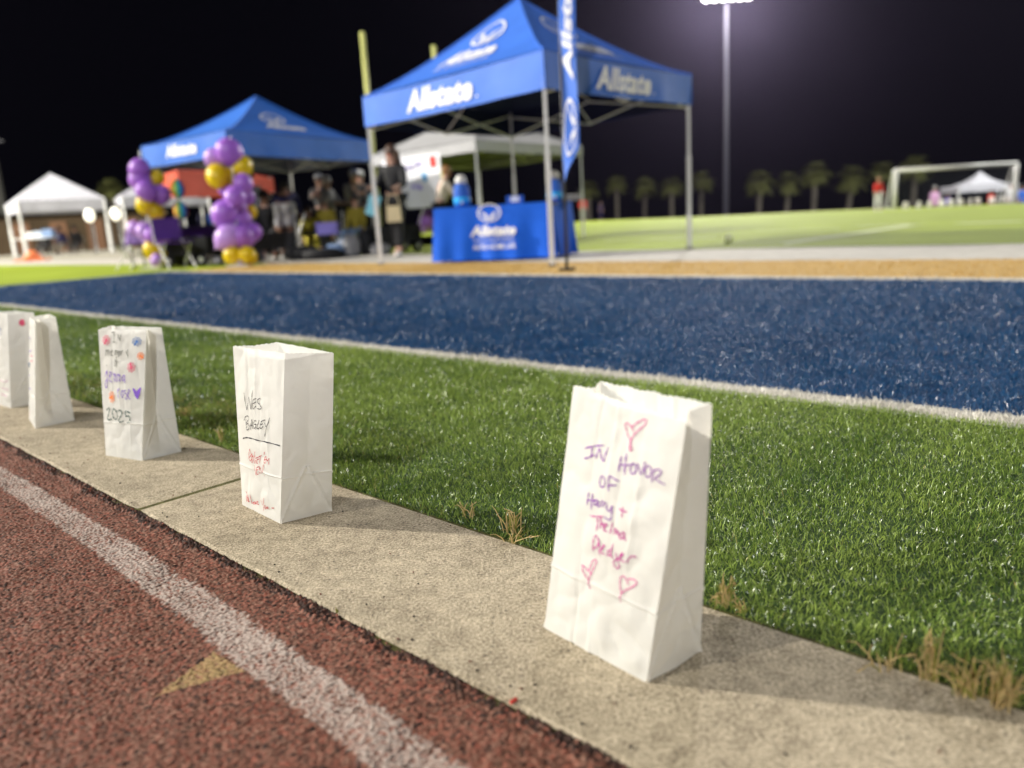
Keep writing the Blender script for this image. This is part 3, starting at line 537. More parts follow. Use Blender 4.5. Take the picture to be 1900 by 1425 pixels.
# banner hung in the grey canopy
_a, _b = Vector((-2.75, 17.0, 0)), Vector((-.42, 14.7, 0)); _o = Vector((-.7, -.7, 0)) * .09; q0, q1 = _a.lerp(_b, .16) + _o, _a.lerp(_b, .72) + _o
def ban(u, v, off=0.0):
    l, r = q0.lerp(q1, .0 + .42 * (1 - v)), q1; p = l.lerp(r, u); return Vector((p.x, p.y, .78 + 1.0 * v)) + Vector((-.7, -.7, 0)) * (.012 * math.sin(u * 11) + .006 + off)
t = thing('hanging_banner', Vector((q0.x, q0.y, .82)).lerp(Vector((q1.x, q1.y, .82)), .5), 'white hanging banner with purple writing under the grey canopy', 'banner'); mb = MB(); mb.grid(ban, 10, 8); mb.build('sheet', mat('bright white vinyl', (.8, .8, .85), .5, .4, var=.03, trans=.1), t, smooth=True)
vp = mat('violet print', (.25, .18, .6), .6, .3)
for k, (u0, w_, v0) in enumerate(((.1, .09, .82), (.22, .12, .84), (.38, .16, .8), (.57, .14, .84), (.35, .12, .42), (.5, .08, .4))):
    mb = MB(); mb.tube([ban(u0 + w_ * q / 6, v0 + .05 * math.sin(q * 2.1 + k), off=.012) for q in range(7)], .012, 4); mb.build('writing', vp, t)
mb = MB(); mb.grid(lambda u, v: ban(.84 + .1 * u, .75 + .2 * v, off=.012), 2, 2); mb.build('red_print', M['red'], t)
mb = MB(); mb.grid(lambda u, v: ban(.66 + .08 * u, .5 + .16 * v, off=.012), 2, 2); mb.build('cyan_print', M['cyan'], t)
# ------------------------------------------------------------ people
SKINNED = []
def skin(name, nodes, edges, m, parent, sub=2, root=0):
    me = bpy.data.meshes.new(name); me.from_pydata([n[0] for n in nodes], edges, []); me.materials.append(m)
    o = bpy.data.objects.new(name, me); link(o, parent)
    o.modifiers.new('skin', 'SKIN'); sv = me.skin_vertices[0].data
    for i, n in enumerate(nodes):
        r = n[1]; sv[i].radius = (r, r) if not isinstance(r, tuple) else r; sv[i].use_root = (i == root)
    s = o.modifiers.new('sub', 'SUBSURF'); s.levels = sub; s.render_levels = sub
    SKINNED.append(o); return o
def person(base, face, H, label, top, bottom, skin_m='skin', hair='hair_brown', pose='stand', lean=0.0, long_hair=False, shorts=False, arms=((.15, .25), (.15, .25)), dress=False, hat=None, step=.08, zseat=0, group=None, mask=None):
    """face: heading in radians (0 looks along -y, toward the camera). arms: (swing forward, bend) each."""
    t = thing('person', base, label, 'person', group); k = H / 1.7; R_ = Matrix.Rotation(face, 3, 'Z')
    def X(x, y, z): return tuple(base + R_ @ (Vector((x, y, z)) * k))
    sit = pose == 'sit'; hz = .48 if sit else .92
    def tor(h, side=0, fw=0):                                             # point on the torso at height h above the hip, leaning forward
        return (side, -fw - math.sin(lean) * h, hz + math.cos(lean) * h)
    J = dict(pel=tor(0), bel=tor(.13), che=tor(.34), nek=tor(.5), hd0=tor(.58, 0, .01), hd1=tor(.68, 0, .02), hd2=tor(.76, 0, .01))
    nodes = []; E_ = []; ix = {}
    def nd(n, p, r, par=None):
        ix[n] = len(nodes); nodes.append((X(*p), r * k if not isinstance(r, tuple) else (r[0] * k, r[1] * k)))
        if par is not None: E_.append((ix[par], ix[n]))
    nd('pel', J['pel'], .125); nd('bel', J['bel'], .115, 'pel'); nd('che', J['che'], .135, 'bel'); nd('nek', J['nek'], .055, 'che'); nd('hd0', J['hd0'], .062, 'nek'); nd('hd1', J['hd1'], .088, 'hd0'); nd('hd2', J['hd2'], .07, 'hd1')
    limbs = {}
    for s, nm in ((-1, 'l'), (1, 'r')):
        sh = tor(.44, s * .17); sw, bd = arms[0 if s < 0 else 1]
        e = (sh[0] + s * .05, sh[1] - .27 * math.sin(sw), sh[2] - .27 * math.cos(sw)); a2 = sw + bd
        w = (e[0] - s * .01, e[1] - .24 * math.sin(a2), e[2] - .24 * math.cos(a2)); d = (0, -math.sin(a2), -math.cos(a2))
        nd(nm + 'sh', sh, .058, 'che'); nd(nm + 'el', e, .042, nm + 'sh'); nd(nm + 'wr', w, .028, nm + 'el'); pm = (w[0], w[1] + d[1] * .07, w[2] + d[2] * .07); nd(nm + 'pm', pm, .03, nm + 'wr')
        for f in range(4):
            o_ = (f - 1.5) * .016; L_ = (.065, .078, .075, .058)[f]; q = (pm[0] + s * .004, pm[1] + d[1] * L_ * .5 + o_ * math.cos(a2) * 1, pm[2] + d[2] * L_ * .5 - o_ * math.sin(a2)); nd(nm + 'f%d' % f, q, .009, nm + 'pm')
            nd(nm + 'g%d' % f, (q[0] - s * .012, q[1] + d[1] * L_ * .45, q[2] + d[2] * L_ * .45), .007, nm + 'f%d' % f)
        nd(nm + 'th', (pm[0] - s * .012, pm[1] - .03 * math.cos(a2), pm[2] + .01), .011, nm + 'wr')
        hip = (s * .085, J['pel'][1], hz - .03)
        if sit: kn = (s * .12, J['pel'][1] - .42, hz - .02); an = (s * .12, J['pel'][1] - .46, .08)
        else: kn = (s * .095, -.02 - s * step * .6, .49); an = (s * .1, s * -step, .08)
        nd(nm + 'hp', hip, .092, 'pel'); nd(nm + 'kn', kn, .058, nm + 'hp'); nd(nm + 'an', an, .038, nm + 'kn'); nd(nm + 'to', (an[0], an[1] - .15, .03), .032, nm + 'an')
        limbs[nm] = (sh, e, w, hip, kn, an)
    skin('body', nodes, E_, M[skin_m], t)
    # shirt
    n2 = [(X(*J['pel']), .135 * k), (X(*J['bel']), .13 * k), (X(*J['che']), .152 * k), (X(*tor(.47)), .075 * k)]; e2 = [(0, 1), (1, 2), (2, 3)]
    for nm in 'lr':
        sh, e, w = limbs[nm][:3]; i = len(n2); n2 += [(X(*sh), .076 * k), (X(*e), .058 * k), (X(*Vector(e).lerp(Vector(w), .75)), .042 * k)]; e2 += [(2, i), (i, i + 1), (i + 1, i + 2)]
    skin('shirt', n2, e2, M[top], t)
    if dress:
        mb = MB(); c = Vector(X(0, J['pel'][1], 0)); mb.lathe(c, [(.25 * k, .42 * k), (.22 * k, .65 * k), (.16 * k, (hz + .05) * k)], 18, sy=.8); mb.build('skirt', M[bottom], t, smooth=True)
    else:
        n3 = [(X(*tor(.04)), .135 * k)]; e3 = []
        for nm in 'lr':
            hip, kn, an = limbs[nm][3:]; i = len(n3)
            if shorts: n3 += [(X(*hip), .115 * k), (X(*Vector(hip).lerp(Vector(kn), .85)), .105 * k)]; e3 += [(0, i), (i, i + 1)]
            else: n3 += [(X(*hip), .108 * k), (X(*kn), .076 * k), (X(*Vector(kn).lerp(Vector(an), .9)), .058 * k)]; e3 += [(0, i), (i, i + 1), (i + 1, i + 2)]
        skin('trousers' if not shorts else 'shorts', n3, e3, M[bottom], t)
    for nm in 'lr':
        an = limbs[nm][5]; mb = MB(); c = Vector((an[0], an[1] - .06, .035)); vs = []
        mb.lathe(X(*c), [(.03 * k, -.035 * k), (.055 * k, -.03 * k), (.05 * k, .01 * k), (.03 * k, .035 * k)], 12, sx=1 if abs(math.sin(face)) < .7 else 2.2, sy=2.2 if abs(math.sin(face)) < .7 else 1); mb.build('shoe', M['shoe'] if nm == 'l' or True else None, t, smooth=True)
    # hair, face
    hc = Vector(X(*J['hd1'])); bk = R_ @ Vector((0, .018, .028)) * k; mb = MB(); mb.ball(hc + bk, .102 * k, 14, 9, sz=1.08)
    if long_hair:
        for q in range(5): mb.tube([hc + bk + R_ @ Vector(((q - 2) * .035, .05, .0)) * k, hc + R_ @ Vector(((q - 2) * .045, .08, -.14)) * k, hc + R_ @ Vector(((q - 2) * .04, .085, -.27)) * k], [.045 * k, .045 * k, .02 * k], 8)
    mb.build('hair', M[hair], t, smooth=True)
    for s in (-1, 1):
        mb = MB(); mb.ball(hc + R_ @ Vector((s * .032, -.083, .005)) * k, .011 * k, 8, 6); mb.build('eye', M['eye'], t)
        mb = MB(); mb.ball(hc + R_ @ Vector((s * .09, .0, -.005)) * k, .02 * k, 8, 6); mb.build('ear', M[skin_m], t)
    mb = MB(); mb.tube([hc + R_ @ Vector((0, -.085, .01)) * k, hc + R_ @ Vector((0, -.108, -.022)) * k, hc + R_ @ Vector((0, -.088, -.03)) * k], [.008 * k, .014 * k, .008 * k], 6); mb.build('nose', M[skin_m], t)
    mb = MB(); mb.box(hc + R_ @ Vector((0, -.082, -.052)) * k, (.045 * k, .012 * k, .01 * k), R_); mb.build('mouth', M['red'], t)
    if hat:
        mb = MB(); mb.lathe(hc + Vector((0, 0, .05 * k)), [(.112 * k, 0), (.1 * k, .05 * k), (.05 * k, .085 * k)], 14); mb.box(hc + R_ @ Vector((0, -.14, .055)) * k, (.15 * k, .12 * k, .012 * k), R_); mb.build('cap', M[hat], t, smooth=False)
    return t
def chair(p, face, label, m='black', group='folding camp chairs'):
    t = thing('folding_chair', p, label, 'chair', group); R_ = Matrix.Rotation(face, 3, 'Z')
    def X(x, y, z): return p + R_ @ Vector((x, y, z))
    mb = MB(); mb.box(X(0, 0, .4), (.44, .42, .02), R_); mb.build('seat', M[m], t); mb = MB(); mb.box(X(0, .21, .62), (.44, .02, .34), R_ @ Matrix.Rotation(-.15, 3, 'X')); mb.build('backrest', M[m], t)
    for sx in (-1, 1):
        for sy in (-1, 1):
            mb = MB(); mb.tube([X(sx * .21, sy * .2, 0), X(sx * .2, -sy * .14, .4)], .011, 6); mb.build('leg', M['alu'], t)
        mb = MB(); mb.tube([X(sx * .22, .2, .38), X(sx * .22, .24, .8)], .011, 6); mb.build('back_post', M['alu'], t)
FB = PI
person(atd(537, 13.4), FB + .15, 1.62, 'person in navy top and pale shorts bending forward with their back turned', 'navy', 'shorts', skin_m='skin_dark', hair='hair_black', lean=1.0, shorts=True, arms=((.5, .4), (.6, .5)))
person(atd(480, 14.8), .4, 1.62, 'person in a pale blue shirt standing behind the right balloon column', 'pale_blue', 'dark_grey', hair='hair_brown', arms=((.4, .8), (.3, .5)))
chair(atd(503, 14.0), .2, 'camp chair beneath the person in black by the balloons')
person(atd(503, 14.0) , .2, 1.62, 'person in black seated right of the right balloon column', 'black', 'dark_grey', pose='sit', hair='hair_black', arms=((.3, .9), (.3, .9)))
person(atd(606, 16.8), .3, 1.6, 'bearded person in a dark grey top and cap standing under the further blue canopy', 'dark_grey', 'black', hat='mid_grey', arms=((.9, .9), (.8, 1.0)))
person(atd(620, 15.8), 1.2, 1.5, 'person in a mid grey hooded top beside the one with the grey cap', 'mid_grey', 'black', hair='hair_grey', arms=((.4, 1.1), (.4, 1.1)))
person(atd(660, 15.6), .9, 1.6, 'person in a grey top leaning in left of the tent leg', 'mid_grey', 'black', hair='hair_grey', lean=.25, arms=((.9, .7), (.6, .7)))
person(atd(680, 17.2), -.2, 1.66, 'person in a pale grey cap partly behind the left leg of the big canopy', 'dark_grey', 'black', hair='hair_grey', hat='white', arms=((.2, .3), (.2, .4)))
chair(atd(581, 14.6), .3, 'camp chair beneath the child in yellow')
person(atd(581, 14.6), .3, 1.2, 'child in a bright yellow shirt seated by the pale shorts person', 'yellow', 'yellow', pose='sit', hair='hair_brown')
chair(atd(612, 14.8), -.3, 'camp chair beneath the person in olive by the violet box')
person(atd(612, 14.8), -.3, 1.45, 'person in an olive yellow shirt seated behind the violet box', 'olive', 'black', pose='sit', hair='hair_grey')
chair(atd(668, 14.6), -.3, 'camp chair beneath the person left of the big canopy leg')
person(atd(668, 14.6), -.4, 1.45, 'person in an olive top seated just left of the big canopy leg', 'olive', 'jeans', pose='sit', hair='hair_black')
wt = atd(742, 12.2)
person(wt, -.35, 1.66, 'long haired woman in a black top walking beside the left leg of the big canopy', 'black', 'black', long_hair=True, arms=((.5, .9), (.3, 1.1)), step=.16)
t = thing('tote_bag', wt + Vector((-.2, -.3, .62)), 'cream tote bag held by the woman in black', 'bag'); mb = MB(); mb.box(wt + Vector((.02, -.42, .64)), (.22, .08, .24), taper=.9); mb.build('body', M['cream'], t); mb = MB(); mb.tube([wt + Vector((-.08, -.42, .77)), wt + Vector((-.05, -.4, .92)), wt + Vector((.08, -.4, .92)), wt + Vector((.12, -.42, .77))], .008, 5); mb.build('handle', M['cream'], t)
t = thing('gift_bag', wt + Vector((-.32, -.25, .6)), 'light blue folded bag held at the side of the woman in black', 'bag'); mb = MB(); mb.box(wt + Vector((-.3, -.3, .78)), (.17, .1, .3), Matrix.Rotation(.35, 3, 'Y')); mb.build('body', M['sky'], t); mb = MB(); mb.tube([wt + Vector((-.3, -.3, .92)), wt + Vector((-.22, -.3, 1.02)), wt + Vector((-.2, -.3, .9))], .008, 5); mb.build('handle', M['sky'], t)
person(atd(822, 13.4), 1.9, 1.42, 'auburn haired person in a beige cardigan leaning over the left end of the blue table', 'beige', 'black', hair='hair_ginger', lean=.28, arms=((.6, .6), (.6, .7)))
person(atd(1082, 50), .2, 1.62, 'far off person in a red shirt just right of the blue table', 'red', 'mid_grey', hair='hair_grey')
person(atd(1115, 56), .2, 1.3, 'far off person in navy at the field edge right of the feather flag', 'navy', 'navy', hair='hair_black')
person(atd(1628, 27.6), .1, 1.18, 'child in a red shirt and white trousers left of the soccer goal', 'red', 'white', hair='hair_ginger')
person(atd(1731, 55, -1.3), .1, 2.9 / 1.1 * .62 + .7, 'person in a pink top at the left end of the cream marquee', 'pink', 'pink', hair='hair_grey')
person(atd(1756, 54, -1.3), .3, 1.75, 'person in violet under the left side of the cream marquee', 'violet', 'black', hair='hair_black')
person(atd(1836, 54, -1.3), .3, 1.85, 'person in red under the right side of the cream marquee', 'red', 'red', hair='hair_brown')
person(atd(1872, 50, -1.3), .1, 2.25, 'person in white by the right goal post', 'white', 'white', hair='hair_grey')
person(atd(1893, 50, -1.3), .1, 2.05, 'person in blue cut by the right edge of the picture', 'blue', 'blue', hair='hair_black')
for px, d, c, lb in ((88, 36.5, 'black', 'person in black seated left under the far left white canopy'), (118, 36, 'navy', 'person in navy seated in the middle under the far left white canopy'), (146, 36, 'black', 'person in black seated right under the far left white canopy')):
    chair(atd(px, d), .1, 'camp chair of the ' + lb.replace(' under the far left white canopy', '') + ', far left canopy')
    person(atd(px, d), .1, 1.75, lb, c, 'beige' if px == 118 else 'dark_grey', pose='sit', skin_m='skin_dark', hair='hair_black')
a, b = atd(40, 35.2), atd(105, 35.2); t = thing('folding_table', (a + b) / 2, 'pale folding table under the far left white canopy', 'table'); mb = MB(); mb.box((a + b) / 2 + Vector((0, 0, .82)), ((b - a).length, .8, .06)); mb.build('table_top', M['white_metal'], t)
for q in (.06, .94):
    for s in (-1, 1): mb = MB(); mb.tube([a.lerp(b, q) + Vector((0, s * .3, 0)), a.lerp(b, q) + Vector((0, s * .3, .8))], .03, 6); mb.build('leg', M['dark_metal'], t)
for k, (px, c, s) in enumerate(((92, 'jeans', .35), (75, 'pale_blue', .28), (60, 'white', .25))):
    p = atd(px, 35.0, .85); mb = MB(); mb.box(p + Vector((0, 0, s / 2)), (s * 1.4, .4, s), taper=.85); tag(mb.build('storage_bag', M[c]), ['denim blue', 'pale blue', 'white'][k] + ' bag on the pale folding table', 'bag')
# box, wagon and bags on the ground
p = atd(615, 13.6); t = thing('cool_box', p, 'violet box on a low stand in front of the seated people', 'box'); mb = MB(); mb.box(p + Vector((0, 0, .47)), (.36, .3, .18)); mb.build('body', M['violet'], t); mb = MB(); mb.box(p + Vector((0, 0, .57)), (.38, .32, .03)); mb.build('lid', M['violet'], t)
for sx in (-1, 1): mb = MB(); mb.tube([p + Vector((sx * .15, 0, 0)), p + Vector((sx * .15, 0, .38))], .015, 6); mb.build('leg', M['dark_metal'], t)
def wagon(p, face, label, m='black', s=1.0):
    t = thing('utility_wagon', p, label, 'wagon', 'black folding wagons'); R_ = Matrix.Rotation(face, 3, 'Z')
    mb = MB()
    for (c, z) in (((0, -.22, .33), (.8, .02, .28)), ((0, .22, .33), (.8, .02, .28)), ((-.4, 0, .33), (.02, .44, .28)), ((.4, 0, .33), (.02, .44, .28)), ((0, 0, .2), (.8, .44, .02))): mb.box(p + R_ @ Vector(c) * s, [q * s for q in z], R_)
    mb.build('tub', M[m], t)
    for sx in (-1, 1):
        for sy in (-1, 1):
            mb = MB(); c = p + R_ @ Vector((sx * .3, sy * .25, .1)) * s; mb.lathe(c, [(.06, -.025), (.1, -.02), (.1, .02), (.06, .025)], 14, rot=R_ @ Matrix.Rotation(PI / 2, 3, 'X')); w = mb.build('wheel', M['black'], t, smooth=True); mb = MB(); mb.lathe(c, [(.045, -.03), (.045, .03)], 10, rot=R_ @ Matrix.Rotation(PI / 2, 3, 'X')); mb.build('hub', M['alu'], w)
    mb = MB(); mb.tube([p + R_ @ Vector((.42, 0, .25)) * s, p + R_ @ Vector((.62, 0, .75)) * s], .012, 6); mb.build('handle', M['alu'], t)
wagon(atd(505, 13.0), .3, 'black folding wagon at the feet of the pale shorts person')
wagon(atd(362, 12.9), -.2, 'black folding wagon beneath the purple table')
wagon(atd(735, 13.6), .6, 'black folding wagon behind the walking woman')
for k, (px, d, c, sz, lb) in enumerate(((600, 12.6, 'black', (.7, .4, .16), 'flat black bag on the ground by the violet box'), (640, 13.2, 'pale_blue', (.3, .25, .3), 'pale blue bag on the ground left of the big canopy leg'), (622, 13.0, 'jeans', (.35, .2, .22), 'denim blue bag on the ground between two others'), (655, 13.1, 'mid_grey', (.3, .25, .36), 'grey bag on the ground beside the pale blue one'), (560, 12.8, 'black', (.5, .35, .22), 'black holdall on the ground before the child in yellow'),
    (682, 13.3, 'black', (.3, .3, .42), 'upright black backpack by the big canopy leg'), (396, 12.9, 'white', (.28, .2, .14), 'white bag on the ground under the purple table'), (478, 12.9, 'mid_grey', (.25, .2, .3), 'grey bag on the ground right of the balloon column'), (342, 13.4, 'black', (.5, .4, .3), 'black holdall under the purple table'), (705, 12.9, 'mid_grey', (.3, .2, .2), 'grey bag on the ground at the foot of the big canopy leg'))):
    p = atd(px, d); mb = MB(); mb.lathe(p, [(.35 * sz[0], 0), (.5 * sz[0], sz[2] * .15), (.5 * sz[0], sz[2] * .7), (.3 * sz[0], sz[2])], 12, sy=sz[1] / sz[0]); tb_ = thing('holdall', p, lb, 'bag'); mb.build('body', M[c], tb_, smooth=True)
    mb = MB(); mb.tube([p + Vector((-sz[0] * .25, 0, sz[2] * .9)), p + Vector((0, 0, sz[2] * 1.3)), p + Vector((sz[0] * .25, 0, sz[2] * .9))], .01, 5); mb.build('strap', M['black'], tb_)
chair(atd(330, 12.3), .8, 'folding chair with pale metal legs before the purple table', 'purple_cloth')
chair(atd(250, 12.8), -.6, 'folding chair left of the left balloon column', 'black')
# freeze the grown figures to plain meshes
dg = bpy.context.evaluated_depsgraph_get()
for o in SKINNED:
    me = bpy.data.meshes.new_from_object(o.evaluated_get(dg)); o.modifiers.clear(); old = o.data; o.data = me
    me.polygons.foreach_set('use_smooth', [True] * len(me.polygons))
# ------------------------------------------------------------ setting: ground
def quad(s0, s1, d0, d1): return [SD(s0, d0), SD(s1, d0), SD(s1, d1), SD(s0, d1)]
EDGE = [Vector((-60, 62, 0)), Vector((-10, 62, 0)), Vector((6.3, 57, 0)), Vector((10.6, 45, 0)), Vector((17.1, 36.2, 0)), Vector((19.3, 28, 0)), Vector((34, -5, 0))]
mb = MB(); mb.add([(-150, -150, -1.5), (150, -150, -1.5), (150, 150, -1.5), (-150, 150, -1.5)], [(0, 1, 2, 3)])
tag(mb.build('unlit_ground', M['dark_ground'], origin=(0, 0, -1.5)), kind='structure')
# raised pitch plateau with its bank falling away on the far side
pl = [Vector((34, -60, 0)), Vector((34, -5, 0))] + EDGE[::-1][1:] + [Vector((-60, -60, 0))]
mb = MB(); k = len(pl); vs = [Vector((p.x, p.y, -.03)) for p in pl]
c0 = Vector((0, 10, 0)); vs += [Vector((p.x, p.y, -.03)) + (p - c0).normalized() * 3.0 - Vector((0, 0, 1.52)) for p in pl]
mb.add(vs, [tuple(range(k))] + [(i, i + k, (i + 1) % k + k, (i + 1) % k) for i in range(k)])
tag(mb.build('pitch_bank', M['dark_ground']), kind='structure')
ed = EDGE
def inset(p, q): return (p - Vector((0, 12, 0))).normalized() * q + p
mb = MB()
for i in range(1, len(ed) - 1):
    a, b = ed[i], ed[i + 1]; mb.add([Vector((a.x, a.y, -.012)), Vector((b.x, b.y, -.012)), Vector((inset(b, -1.3).x, inset(b, -1.3).y, -.012)), Vector((inset(a, -1.3).x, inset(a, -1.3).y, -.012))], [(0, 1, 2, 3)])
tag(mb.build('far_track', M['far_track']), kind='structure')
fe = [inset(p, -1.3) for p in ed]
sheet('green_field', [SD(14, 8.2), SD(30, 8.2), fe[6], fe[5], fe[4], fe[3], fe[2], fe[1], Vector((-14, 55, 0)), Vector((-13, 27, 0)), SD(-13.5, 8.2)], -.006, M['field'])
FL = [((1453, 452), (1699, 416), .16), ((1587, 419), (1712, 416), .2), ((1775, 414), (1900, 410), .22), ((1120, 446), (1330, 441), .1), ((1400, 428), (1560, 424), .1), ((1090, 432), (1200, 430), .12)]
for a, b, w in FL:
    p, q = at(*a), at(*b); n_ = Vector((-(q - p).y, (q - p).x, 0)).normalized() * w / 2
    n_ = Vector((0, 1, 0)) * w
    sheet('field_line', [p - n_, q - n_, q + n_, p + n_], -.002, M['field_line'])
sheet('white_sideline_band', quad(-40, 16, 6.35, 8.2), -.006, M['white_base'])
sheet('pale_run_off', [SD(-13, 8.2), SD(-13.0, 16), SD(-60, 22), SD(-60, 8.2)], -.006, mat('pale run off surface', (.34, .32, .26), .9, .2, var=.15, scale=1))
sheet('brown_run_off', [SD(-13, 16.0), Vector((-13, 55, 0)), Vector((-58, 60, 0)), SD(-60, 22)], -.006, mat('brown earth', (.06, .035, .02), .9, .2, var=.3, scale=.8))
sheet('gold_band', quad(-11.0, 16, 4.95, 6.35), -.006, M['gold_base'])
sheet('thin_white_line', quad(-11.46, 16, 4.78, 4.95), -.006, M['white_base'])
sheet('blue_turf', quad(-11.46, 10, 1.885, 4.78), -.006, M['blue_base'])
sheet('end_boundary_line', quad(-11.6, -11.46, 1.885, 5.1), -.006, M['white_base'])
sheet('green_turf_behind', quad(-60, -11.6, 1.885, 6.35), -.006, M['field'])
sheet('green_turf_behind', quad(-11.6, -11.0, 5.1, 6.35), -.006, M['field'])
sheet('boundary_line', quad(-60, 6, 1.78, 1.885), -.006, M['white_base'])
sheet('green_turf', quad(-60, 6, .755, 1.78), -.006, M['green_base'])
# turf fibres
def blades(name, S, D, hgt, wid, tint, m, z0=-.006):
    n = len(S); x = S * U.x + D * N.x; y = S * U.y + D * N.y
    th = rng.uniform(0, 2 * np.pi, n); lean = rng.uniform(.3, 1.55, n); la = rng.uniform(0, 2 * np.pi, n)
    wx, wy = np.cos(th) * wid * .5, np.sin(th) * wid * .5
    lx, ly = np.cos(la), np.sin(la)
    v = np.zeros((n, 5, 3), np.float32)
    def put(i, fr, sx, ln):
        hz = hgt * fr * np.cos(lean * ln); off = hgt * fr * np.sin(lean * ln)
        v[:, i, 0] = x + lx * off + sx * wx; v[:, i, 1] = y + ly * off + sx * wy; v[:, i, 2] = z0 + hz
    put(0, 0, -1, 0); put(1, 0, 1, 0); put(2, .55, -.9, .6); put(3, .55, .9, .6); put(4, 1, 0, 1.0)
    me = bpy.data.meshes.new(name); me.vertices.add(n * 5); me.vertices.foreach_set('co', v.ravel())
    base = (np.arange(n) * 5)[:, None]
    li = np.concatenate([base + np.array([[0, 1, 3, 2]]), base + np.array([[2, 3, 4]])], 1).astype(np.int32)
    me.loops.add(n * 7); me.loops.foreach_set('vertex_index', li.ravel())
    me.polygons.add(n * 2); st = np.stack([np.arange(n) * 7, np.arange(n) * 7 + 4], 1).astype(np.int32)
    me.polygons.foreach_set('loop_start', st.ravel())
    me.polygons.foreach_set('use_smooth', np.ones(n * 2, bool))
    at_ = me.attributes.new('tint', 'FLOAT', 'POINT'); at_.data.foreach_set('value', np.repeat(np.clip(tint, 0, 1), 5).astype(np.float32))
    me.materials.append(m); me.update(calc_edges=True)
    o = bpy.data.objects.new(name, me); link(o); tag(o, kind='stuff'); return o
def lowfreq(S, D, f, seed):
    r = np.random.default_rng(seed); a = np.zeros_like(S)
    for _ in range(7):
        w = r.normal(0, f, 2); a += np.sin(S * w[0] + D * w[1] + r.uniform(0, 6.28))
    return a / 3.7
def scatter(s0, s1, d0, d1, dens, r0, rmin=0):
    # density dens within r0 of the viewer's standing point, thinning beyond while the fibres get coarser
    out = []
    cells = max(1, int((s1 - s0) / .25)); ce = np.linspace(s0, s1, cells + 1)
    for i in range(cells):
        nd = max(1, int((d1 - d0) / .35)); de = np.linspace(d0, d1, nd + 1)
        for j in range(nd):
            sc, dc = (ce[i] + ce[i + 1]) / 2, (de[j] + de[j + 1]) / 2
            r = math.hypot(sc, dc)
            p = U * sc + N * dc
            if p.y < .2 or abs(p.x) > p.y * .95 + 1.0: continue
            k = dens / max(1, (r / r0)) ** 2
            m = rng.poisson(k * (ce[i + 1] - ce[i]) * (de[j + 1] - de[j]))
            if m: out.append(np.stack([rng.uniform(ce[i], ce[i + 1], m), rng.uniform(de[j], de[j + 1], m), np.full(m, r)], 1))
    return np.concatenate(out) if out else np.zeros((0, 3))
def lay(name, s0, s1, d0, d1, dens, r0, m, h=(.008, .0165), w=.0011, deadfn=None):
    a = scatter(s0, s1, d0, d1, dens, r0); S, D, R = a[:, 0], a[:, 1], a[:, 2]; n = len(S)
    k = np.maximum(1, R / r0)
    t = np.clip(.42 + .16 * lowfreq(S, D, 9, 3) + .16 * lowfreq(S, D, 1.8, 4) + rng.normal(0, .2, n), 0, .84)
    if deadfn is not None:
        t = np.where(rng.random(n) < deadfn(S, D), rng.uniform(.9, 1, n), t)
    hh = rng.uniform(*h, n) * np.minimum(k, 1.35) * (1 + .22 * lowfreq(S, D, 14, 5) + .1 * lowfreq(S, D, 50, 6))
    return blades(name, S, D, hh, w * k * rng.uniform(.7, 1.3, n), t, m)
def dead(S, D):
    p = np.full(len(S), .006)
    p += .03 * (D < .8)
    p += .3 * np.exp(-((S + 2.05) / .45) ** 2) * np.exp(-((D - .93) / .14) ** 2)
    p += .2 * (S < -2.2) * (D < .95)
    return p
lay('turf_fibres', -14, 3.2, .768, 1.798, 68000, 1.6, M['green_blade'], deadfn=dead)
lay('painted_turf_fibres', -14, 3.5, 1.796, 1.872, 42000, 1.7, M['white_blade'], h=(.009, .017), w=.0014)
lay('blue_turf_fibres', -11.46, 5.5, 1.87, 4.78, 48000, 1.7, M['blue_blade'], w=.0011)
lay('painted_turf_fibres', -11.46, 7, 4.78, 4.95, 20000, 1.7, M['white_blade'])
lay('gold_turf_fibres', -11.0, 8, 4.95, 6.35, 16000, 1.7, M['gold_blade'])
# loose straggling fibres over the line and the kerb edge
a = np.stack([rng.uniform(-6, 1.5, 2600), .763 + np.abs(rng.normal(0, .012, 2600)), np.zeros(2600)], 1)
blades('straggling_turf_fibres', a[:, 0], a[:, 1], rng.uniform(.01, .022, 2600), np.full(2600, .0013), np.clip(rng.normal(.45, .2, 2600), 0, .84), M['green_blade'], z0=-.004)
# kerb of concrete slabs
def root_mesh(name, kind='structure'):
    o = bpy.data.objects.new(name, None); SC.collection.objects.link(o); o['kind'] = kind; return o
kerb = root_mesh('kerb')
joints = [2.6, 1.61, -1.39, -4.39, -7.39, -10.39, -13.39, -16.39, -19.39]
for i in range(len(joints) - 1):
    s1, s0 = joints[i] - .0055, joints[i + 1] + .0055
    mb = MB(); n_ = max(8, int((s1 - s0) / .05)); vs = []; fs = []
    prof = [(.478, -.1), (.478, -.004), (.482, 0), (.757, 0), (.762, -.004), (.762, -.1)]
    for j in range(n_ + 1):
        s = s0 + (s1 - s0) * j / n_; e = .0045 if j in (0, n_) else 0
        for q, (d, z) in enumerate(prof):
            dd = d + (.003 * noise.noise((s * 9, q, 1)) if q < 3 else -.003 * abs(noise.noise((s * 12, q, 4))))
            vs.append(SD(s, dd, z - (e if z > -.05 else 0) + (0 if z < -.05 else .0008 * noise.noise((s * 3, d * 8, 0)))))
    m_ = len(prof)
    fs = [(j * m_ + q, j * m_ + q + 1, (j + 1) * m_ + q + 1, (j + 1) * m_ + q) for j in range(n_) for q in range(m_ - 1)]
    fs += [tuple(range(m_ - 1, -1, -1)), tuple(n_ * m_ + q for q in range(m_))]
    mb.add(vs, fs); mb.build('slab', M['concrete'], kerb)
